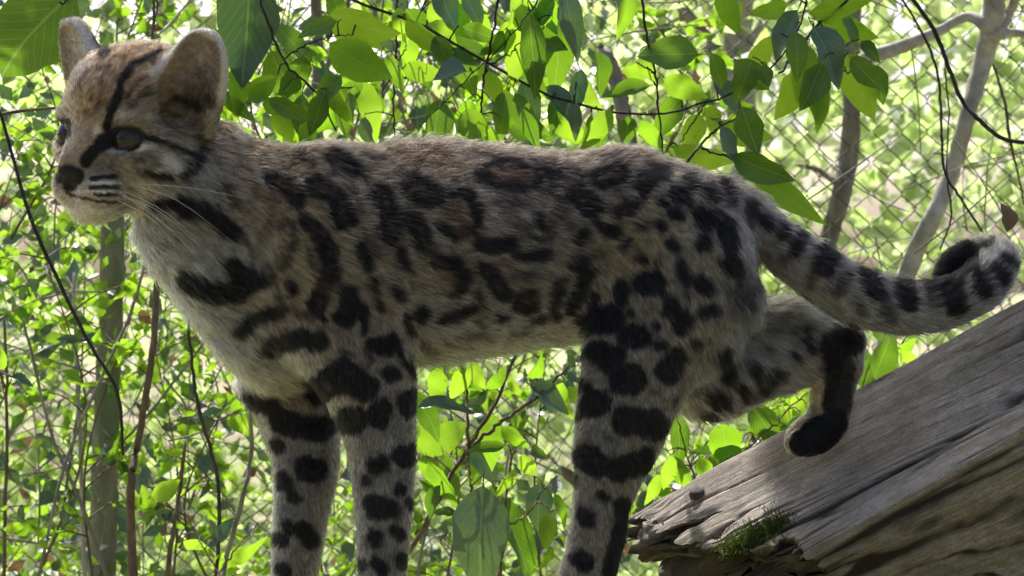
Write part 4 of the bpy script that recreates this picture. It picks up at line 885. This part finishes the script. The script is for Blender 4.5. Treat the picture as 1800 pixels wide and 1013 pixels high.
for vi, (name, label, stems) in enumerate(VINES):
    v_all, f_all = [], []
    def addt(pts_, r_, seg=6):
        v_, f_ = tube(pts_, r_, seg, .12, seed=len(v_all)); n0 = len(v_all); v_all.extend(v_); f_all.extend(tuple(i + n0 for i in f) for f in f_)
    for y_, s_, w_ in vstem[vi]:
        nn = len(s_); wig = [random.gauss(0, 1.2) for _ in range(nn)]
        addt([at(p_[0] + wig[i], p_[1] + wig[(i * 7) % nn], y_ + .01 * math.sin(i * .6)) for i, p_ in enumerate(s_)], [w_ * .5 * S * (D + y_) / D * (1.1 - .5 * i / nn) for i in range(nn)])
    for tw_ in twigs[vi]: addt(tw_, [.0011, .001, .0009, .0008, .0008, .0007], 4)
    link('stem', mesh_np('stem', v_all, f_all, M['twig'] if 'stick' in label or 'shoot' in name else M['vine']), vroot[vi])
# ---------------------------------------------------------------- trees and bare stems
def stem_thing(name, label, cat, paths, mat, y, wob=.10, seg=10, group=None, part='trunk'):
    """paths: [(part name, y, [(px, py, width px) ...])]"""
    a = paths[0][2][-1]
    r = empty(name, tuple(at(a[0], a[1], y))); tag(r, label, cat, group)
    for pn, yy, pts_ in paths:
        s_ = spline(pts_, max(8, 6 * len(pts_))); n_ = len(s_)
        P_ = [at(q[0] + random.gauss(0, .6), q[1], yy + .012 * math.sin(i * .5 + len(pn))) for i, q in enumerate(s_)]
        v_, f_ = tube(P_, [max(.0006, q[2] * .5 * S * (D + yy) / D) for q in s_], seg, wob, seed=len(pts_)); link(pn, mesh_np(pn, v_, f_, mat), r)
    return r
stem_thing('leaning_tree', 'pale-barked young tree leaning right beside the fence', 'tree', [('trunk', 1.45, [(1545, 640, 34), (1600, 465, 34), (1650, 360, 32), (1682, 270, 30), (1710, 170, 31), (1740, 60, 38), (1752, -30, 40), (1770, -200, 40)]),
    ('limb', 1.45, [(1742, 50, 30), (1700, 30, 18), (1640, 60, 20), (1580, 84, 25), (1520, 104, 24), (1470, 130, 14)]), ('limb', 1.45, [(1745, 70, 26), (1775, 20, 18), (1800, -40, 14)]), ('limb', 1.45, [(1745, 64, 20), (1790, 58, 14), (1850, 70, 10)])], M['bark_pale'], 1.45)
stem_thing('slim_tree', 'slim dark tree trunk seen through the wire mesh above the tail', 'tree', [('trunk', 2.3, [(1445, 470, 30), (1462, 400, 34), (1482, 330, 36), (1494, 250, 34), (1498, 150, 30), (1500, -40, 28)]), ('limb', 2.3, [(1480, 330, 14), (1440, 300, 10), (1400, 290, 6)])], M['bark_grey'], 2.3)
stem_thing('mossy_tree', 'straight greenish tree trunk below the chin', 'tree', [('trunk', 1.25, [(178, 1130, 52), (182, 900, 50), (188, 700, 46), (195, 540, 44), (198, 420, 42), (200, 300, 38), (202, 210, 30)])], M['bark_green'], 1.25)
stem_thing('dead_trunk', 'pale dead trunk with ragged bark in the background above the back', 'tree', [('trunk', 3.2, [(1322, 420, 60), (1310, 250, 56), (1296, 130, 52), (1300, 20, 48), (1310, -120, 40)]), ('limb', 3.2, [(1296, 150, 30), (1240, 70, 26), (1190, 0, 20)]), ('limb', 3.2, [(1300, 100, 18), (1340, 40, 14), (1370, -20, 10)])], M['bark_pale'], 3.2)
stem_thing('broken_stump', 'grey broken stem sticking up behind the middle of the back', 'stump', [('trunk', .9, [(1112, 330, 34), (1102, 230, 30), (1090, 170, 26), (1076, 120, 26), (1062, 92, 20), (1056, 78, 6)])], M['bark_grey'], .9, wob=.3)
stem_thing('slim_tree', 'thin grey trunk behind leaves to the right of the near ear', 'tree', [('trunk', 2.0, [(560, 360, 26), (556, 200, 24), (560, 100, 22), (552, -40, 20)]), ('limb', 2.0, [(558, 150, 12), (600, 60, 10), (620, -40, 8)])], M['bark_grey'], 2.0)
stem_thing('hanging_liana', 'black curved liana sweeping down to the right edge', 'vine', [('stem', .75, [(1590, -20, 7), (1640, 50, 8), (1668, 120, 8), (1690, 175, 8), (1724, 214, 8), (1764, 244, 8), (1830, 254, 7)])], M['vine'], .75, seg=7)
stem_thing('hanging_liana', 'thin twisting liana hanging beside the pale leaning tree', 'vine', [('stem', .9, [(1575, -20, 4), (1622, 60, 5), (1648, 130, 5), (1655, 220, 5), (1660, 300, 5), (1690, 350, 5), (1728, 410, 4)]), ('stem', .92, [(1660, 120, 3), (1668, 200, 3), (1664, 300, 3), (1672, 380, 4), (1652, 440, 3)])], M['vine'], .9, seg=6)
stem_thing('hanging_liana', 'thin brown liana at the far right above the tail curl', 'vine', [('stem', 1.0, [(1745, 110, 4), (1766, 180, 6), (1776, 250, 6), (1788, 300, 4), (1800, 360, 3)])], M['twig'], 1.0, seg=6)
STICKS = [('dark vine arching down the left edge past the chin', [(-20, 150, 6), (10, 230, 6), (60, 400, 7), (150, 590, 7), (206, 690, 7), (216, 800, 5)], .45, 'vine'),
 ('horizontal twig reaching in from the left edge', [(-20, 205, 6), (40, 195, 6), (120, 188, 4)], .5, 'twig'),
 ('reddish-brown crooked stem left of the foreleg', [(290, 420, 9), (276, 500, 12), (268, 620, 12), (240, 790, 13), (230, 860, 15), (236, 1060, 17)], .55, 'twig'),
 ('slender slanting stem crossing the mossy trunk', [(262, 440, 5), (230, 550, 6), (185, 650, 6), (120, 800, 6), (80, 960, 6), (60, 1080, 6)], .7, 'bark_grey'),
 ('thin dark upright stem just left of the far foreleg', [(330, 560, 5), (338, 640, 6), (350, 720, 7), (384, 860, 7), (378, 1060, 7)], .5, 'bark_dark'),
 ('grey forked stem close to the far foreleg', [(440, 700, 7), (441, 800, 8), (425, 880, 9), (396, 990, 9), (390, 1060, 9)], .45, 'bark_grey'),
 ('short brown stem at the bottom left of the foreleg', [(325, 780, 6), (316, 860, 8), (300, 960, 9), (288, 1060, 10)], .6, 'twig'),
 ('long bent stem leaning across the lower left corner', [(40, 560, 5), (90, 760, 6), (140, 880, 7), (205, 1060, 8)], .8, 'bark_grey'),
 ('pale straight cane rising at the lower left', [(130, 480, 6), (134, 620, 7), (142, 800, 8), (150, 1060, 9)], 1.0, 'bark_pale'),
 ('thin cane at the very left edge', [(8, 560, 5), (12, 760, 6), (6, 1060, 7)], .9, 'twig'),
 ('slanting thin stem low beneath the chest', [(420, 520, 4), (330, 640, 5), (250, 740, 5), (160, 830, 5)], .9, 'bark_grey'),
 ('straight bare twig rising above the head', [(262, 130, 5), (268, 60, 5), (272, -40, 5)], .6, 'twig'),
 ('thin twig slanting behind the near ear', [(280, 60, 4), (310, 30, 4), (350, -20, 4)], .7, 'bark_pale'),
 ('thin bent stem between the two pairs of legs', [(960, 640, 4), (905, 760, 5), (880, 900, 5), (870, 1060, 6)], .8, 'bark_pale'),
 ('grey stem low between foreleg and leafy shoot', [(800, 780, 5), (770, 870, 6), (742, 960, 6), (730, 1060, 7)], .5, 'bark_grey'),
 ('curved twig rising behind the log under the haunch', [(1330, 640, 4), (1270, 760, 5), (1215, 850, 5), (1190, 930, 5)], .6, 'bark_pale')]
for lab, pts_, yy, mk in STICKS: stem_thing('thin_stem', lab, 'stem', [('stem', yy, pts_)], M[mk], yy, seg=7, part='stem', group='thin bare stems in the undergrowth')
# small withered leaf caught above the tail curl
wl = empty('withered_leaf', tuple(at(1770, 408, .10))); tag(wl, 'curled red-brown withered leaf just above the tail curl', 'leaf')
M['dead'] = leaf_mat('leaf_dead', (.12, .07, .045), (.16, .08, .04), (.22, .14, .09), (.28, .15, .07), .6, .3)
dl = link('blade', leaf_mesh('blade', M['dead'], .5, .7, .3, twist=.4), wl); dl.matrix_parent_inverse = Matrix.Identity(4)
dl.matrix_basis = Matrix((Vector((.02, .1, 1)).normalized(), Vector((1, .3, 0)).normalized(), Vector((.2, -1, .1)).normalized())).transposed().to_4x4() @ Matrix.Scale(.034, 4)

# ---------------------------------------------------------------- leafy undergrowth plants
def in_hide(px_, py_): return False
UG = [  # label place, base px, top px, y, leaves, leaf length px range, spread px, kinds
 ('at the left edge below eye level', (40, 1080), (70, 420), .95, 46, (22, 52), 90), ('in the lower left corner', (-20, 1080), (30, 640), .70, 40, (22, 50), 80), ('in front of the mossy trunk', (170, 1080), (230, 560), .80, 46, (22, 50), 80),
 ('between the mossy trunk and the foreleg', (300, 1080), (270, 600), 1.0, 46, (22, 46), 90), ('close to the far foreleg, low down', (400, 1090), (400, 700), .85, 44, (22, 52), 70), ('below the chin', (110, 900), (150, 440), 1.35, 44, (22, 44), 90),
 ('behind the throat', (330, 900), (300, 500), 1.45, 40, (20, 42), 80), ('at the far left, level with the muzzle', (10, 700), (40, 250), 1.2, 40, (22, 48), 70), ('left of the far ear', (20, 420), (60, 80), 1.1, 40, (24, 50), 60),
 ('behind the two ears', (240, 200), (220, -40), 1.3, 40, (22, 44), 110), ('under the belly, on the left', (770, 1100), (780, 640), .9, 44, (24, 60), 60), ('under the belly, in the middle', (860, 1100), (880, 630), 1.1, 46, (24, 56), 70), ('under the belly, on the right', (960, 1100), (960, 620), .85, 40, (22, 50), 50),
 ('under the haunch behind the log', (1230, 960), (1240, 740), .75, 36, (26, 60), 70), ('between the far hind leg and the log', (1370, 900), (1360, 700), .9, 36, (24, 56), 60), ('below the tail', (1590, 800), (1570, 560), .95, 34, (26, 60), 60),
 ('between the legs of the front pair', (590, 1100), (598, 820), .9, 30, (24, 50), 40), ('above the withers', (500, 330), (520, 20), 1.0, 40, (26, 60), 70), ('above the shoulder', (640, 330), (660, 0), 1.2, 40, (26, 56), 80), ('above the ribs', (800, 330), (780, 20), 1.3, 40, (26, 56), 80),
 ('above the loins', (930, 330), (960, 40), 1.1, 40, (26, 56), 80), ('above the rump', (1130, 330), (1160, 40), 1.6, 36, (24, 50), 80), ('low behind the base of the tail', (1250, 420), (1230, 160), 1.5, 30, (24, 50), 70),
 ('in the gap between tail and far hind leg', (1400, 640), (1390, 500), 1.2, 24, (22, 44), 50)]
for place, b0, t0, yy, nl, (l0, l1), spr in UG:
    yy += random.uniform(-.06, .06); r = empty('leafy_bush', tuple(at(b0[0], b0[1], yy))); tag(r, 'small green bush of pointed leaves ' + place, 'bush', 'leafy bushes of the undergrowth')
    v_all, f_all = [], []
    def addt(pts_, r_):
        v_, f_ = tube(pts_, r_, 5, .1); n0 = len(v_all); v_all.extend(v_); f_all.extend(tuple(i + n0 for i in f) for f in f_)
    main = spline([(*b0, yy), ((b0[0] + t0[0]) / 2 + random.uniform(-1.1, 1.1) * spr, (b0[1] + t0[1]) / 2, yy + random.uniform(-.08, .08)), (*t0, yy)], 20)
    P_ = [at(q[0], q[1], q[2]) for q in main]; addt(P_, [.0024 * (1 - .7 * i / 20) for i in range(20)])
    spots = []
    for k_ in range(9):
        i0 = random.randrange(3, 19); q = main[i0]; side = random.choice((-1, 1)); e_ = (q[0] + side * spr * random.uniform(.5, 1.25), q[1] - spr * random.uniform(-.1, 1.0), q[2] + random.uniform(-.18, .18))
        tw_ = spline([tuple(q), ((q[0] + e_[0]) / 2, (q[1] + e_[1]) / 2 - spr * .12, (q[2] + e_[2]) / 2), e_], 9); T_ = [at(a[0], a[1], a[2]) for a in tw_]
        addt(T_, [.0015 * (1 - .6 * i / 9) for i in range(9)]); spots += [(T_[i], (T_[i] - T_[i - 1]).normalized()) for i in range(2, 9)] + [(T_[8], (T_[8] - T_[7]).normalized())]
    spots += [(P_[i], (P_[i] - P_[i - 1]).normalized()) for i in range(6, 20, 2)]
    random.shuffle(spots); kf = (D + yy) / D
    for k_ in range(nl):
        p_, d_ = spots[k_ % len(spots)]; mk = random.choices(('young', 'mature', 'waxy'), (.62, .20, .18))[0]
        ax = d_ * .5 + Vector((random.gauss(0, .7), random.gauss(0, .4), random.gauss(-.25, .55)))
        put_leaf(r, p_ + Vector((random.gauss(0, .004), random.gauss(0, .01), 0)), ax, nrm_for(mk) + Vector((random.gauss(0, .5), 0, random.gauss(0, .4))), random.uniform(l0, l1) * S * kf, mk, random.choice((.34, .46, .46, .58)))
    link('stem', mesh_np('stem', v_all, f_all, M['twig']), r)

# ---------------------------------------------------------------- far foliage that reads as one mass
def leaf_mass(name, label, n, sampler, size, mat, up=.2):
    P_ = sampler(n); ax = rng.normal(0, 1, (n, 3)); ax[:, 2] -= .3; ax /= np.linalg.norm(ax, axis=1)[:, None]
    nm = rng.normal(0, .7, (n, 3)) + np.array([0, -.8, up]); nm -= ax * (ax * nm).sum(1)[:, None]; nm /= np.linalg.norm(nm, axis=1)[:, None]; sd_ = np.cross(nm, ax)
    L = (size[0] + (size[1] - size[0]) * rng.random(n))[:, None]; W = L * (.22 + .12 * rng.random(n))[:, None]
    v0, v1 = P_, P_ + ax * L; m0 = P_ + ax * L * .45; a_, b_ = m0 + sd_ * W + nm * W * .3, m0 - sd_ * W + nm * W * .3
    c_ = P_ + ax * L * .12
    vs = np.stack([v0, a_, v1, m0, b_], 1).reshape(-1, 3); k = np.arange(n)[:, None] * 5
    fs = np.concatenate([k + np.array([0, 3, 2, 1]), k + np.array([0, 4, 2, 3])])
    me = mesh_np(name, vs, fs, mat); ul = me.uv_layers.new(name='UVMap'); li = np.empty(len(me.loops), np.int32); me.loops.foreach_get('vertex_index', li)
    uvv = np.array([(0, .5), (.45, 1), (1, .5), (.45, .5), (.45, 0)], np.float32)[li % 5]; ul.data.foreach_set('uv', uvv.ravel())
    o = link(name, me); tag(o, label, kind='stuff'); return o
def clumpy(x0, x1, y0, y1, z0, z1, thr, sc_, seed, zfun=None):
    def f(n):
        out = []; got = 0
        while got < n:
            P_ = np.stack([rng.uniform(x0, x1, n * 2), rng.uniform(y0, y1, n * 2), rng.uniform(z0, z1, n * 2)], 1)
            th = thr if zfun is None else thr + zfun(P_)
            P_ = P_[fbm(P_ * sc_, 3, seed) > th]; out.append(P_); got += len(P_)
        return np.concatenate(out)[:n]
    return f
leaf_mass('undergrowth', 'tangle of small leaves filling the undergrowth on the left', 5000, clumpy(-1.25, -.05, .9, 2.3, .05, 2.0, .02, 4.5, 61, lambda P: .25 * np.clip((P[:, 2] - 1.2) / .6, 0, 1)), (.015, .045), M['young'])
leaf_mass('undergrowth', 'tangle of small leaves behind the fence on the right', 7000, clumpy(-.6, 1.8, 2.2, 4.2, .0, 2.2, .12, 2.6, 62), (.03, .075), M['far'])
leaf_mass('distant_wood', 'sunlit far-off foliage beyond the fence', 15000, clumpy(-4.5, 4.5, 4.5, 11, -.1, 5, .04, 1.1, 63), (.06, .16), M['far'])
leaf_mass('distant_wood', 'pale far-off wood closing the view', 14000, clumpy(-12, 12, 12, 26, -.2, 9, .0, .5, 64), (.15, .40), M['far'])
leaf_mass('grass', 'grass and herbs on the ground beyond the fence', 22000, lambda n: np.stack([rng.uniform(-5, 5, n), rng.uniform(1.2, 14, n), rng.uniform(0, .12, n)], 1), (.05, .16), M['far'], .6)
leaf_mass('shade_leaves', 'leaves added out of view overhead to shade the cat', 6000, clumpy(-1.6, .25, .50, 1.06, 2.28, 2.46, -.32, 5.0, 65, lambda P: .38 * (P[:, 0] < -.46)), (.04, .09), M['mature'], 1.2)  # unseen leaf layer, added and shaped to keep sun off the back
leaf_mass('undergrowth', 'dull grey-green leaves deep in the undergrowth on the left', 3200, clumpy(-1.25, .2, 1.0, 2.4, .05, 2.0, .05, 5.5, 71), (.018, .05), M['waxy'])
leaf_mass('undergrowth', 'withered brown leaves deep in the undergrowth', 420, clumpy(-1.25, .4, 1.0, 2.6, .0, 1.6, .12, 5.5, 72), (.018, .05), M['dead'])
# thin dry twigs woven through the thicket
tv, tf = [], []
for i in range(900):
    left = random.random() < .62
    p0 = Vector((random.uniform(-1.15, -.1) if left else random.uniform(-.4, 1.2), random.uniform(.85, 2.6), random.uniform(.1, 1.9))); d_ = Vector((random.gauss(0, .6), random.gauss(0, .3), random.gauss(.2, .7))).normalized(); L_ = random.uniform(.12, .5); bend = Vector((random.gauss(0, .25), random.gauss(0, .1), random.gauss(0, .2))) * L_
    v_, f_ = tube([p0 + d_ * L_ * k / 5 + bend * (k / 5) ** 2 for k in range(6)], [random.uniform(.0008, .0024) * (1 - .12 * k) for k in range(6)], 4); n0 = len(tv); tv += v_; tf += [tuple(a + n0 for a in f) for f in f_]
tag(link('twig_tangle', mesh_np('twig_tangle', tv, tf, M['bark_grey'])), 'tangle of thin grey dry twigs in the thicket', kind='stuff')
leaf_mass('shade_leaves', 'leaves added out of view overhead to the right, shading log and tail', 9500, clumpy(.0, 1.5, .50, 1.45, 2.25, 2.6, -.6, 5.0, 66), (.05, .10), M['mature'], 1.2)  # another unseen layer, added to keep sun patches off the log
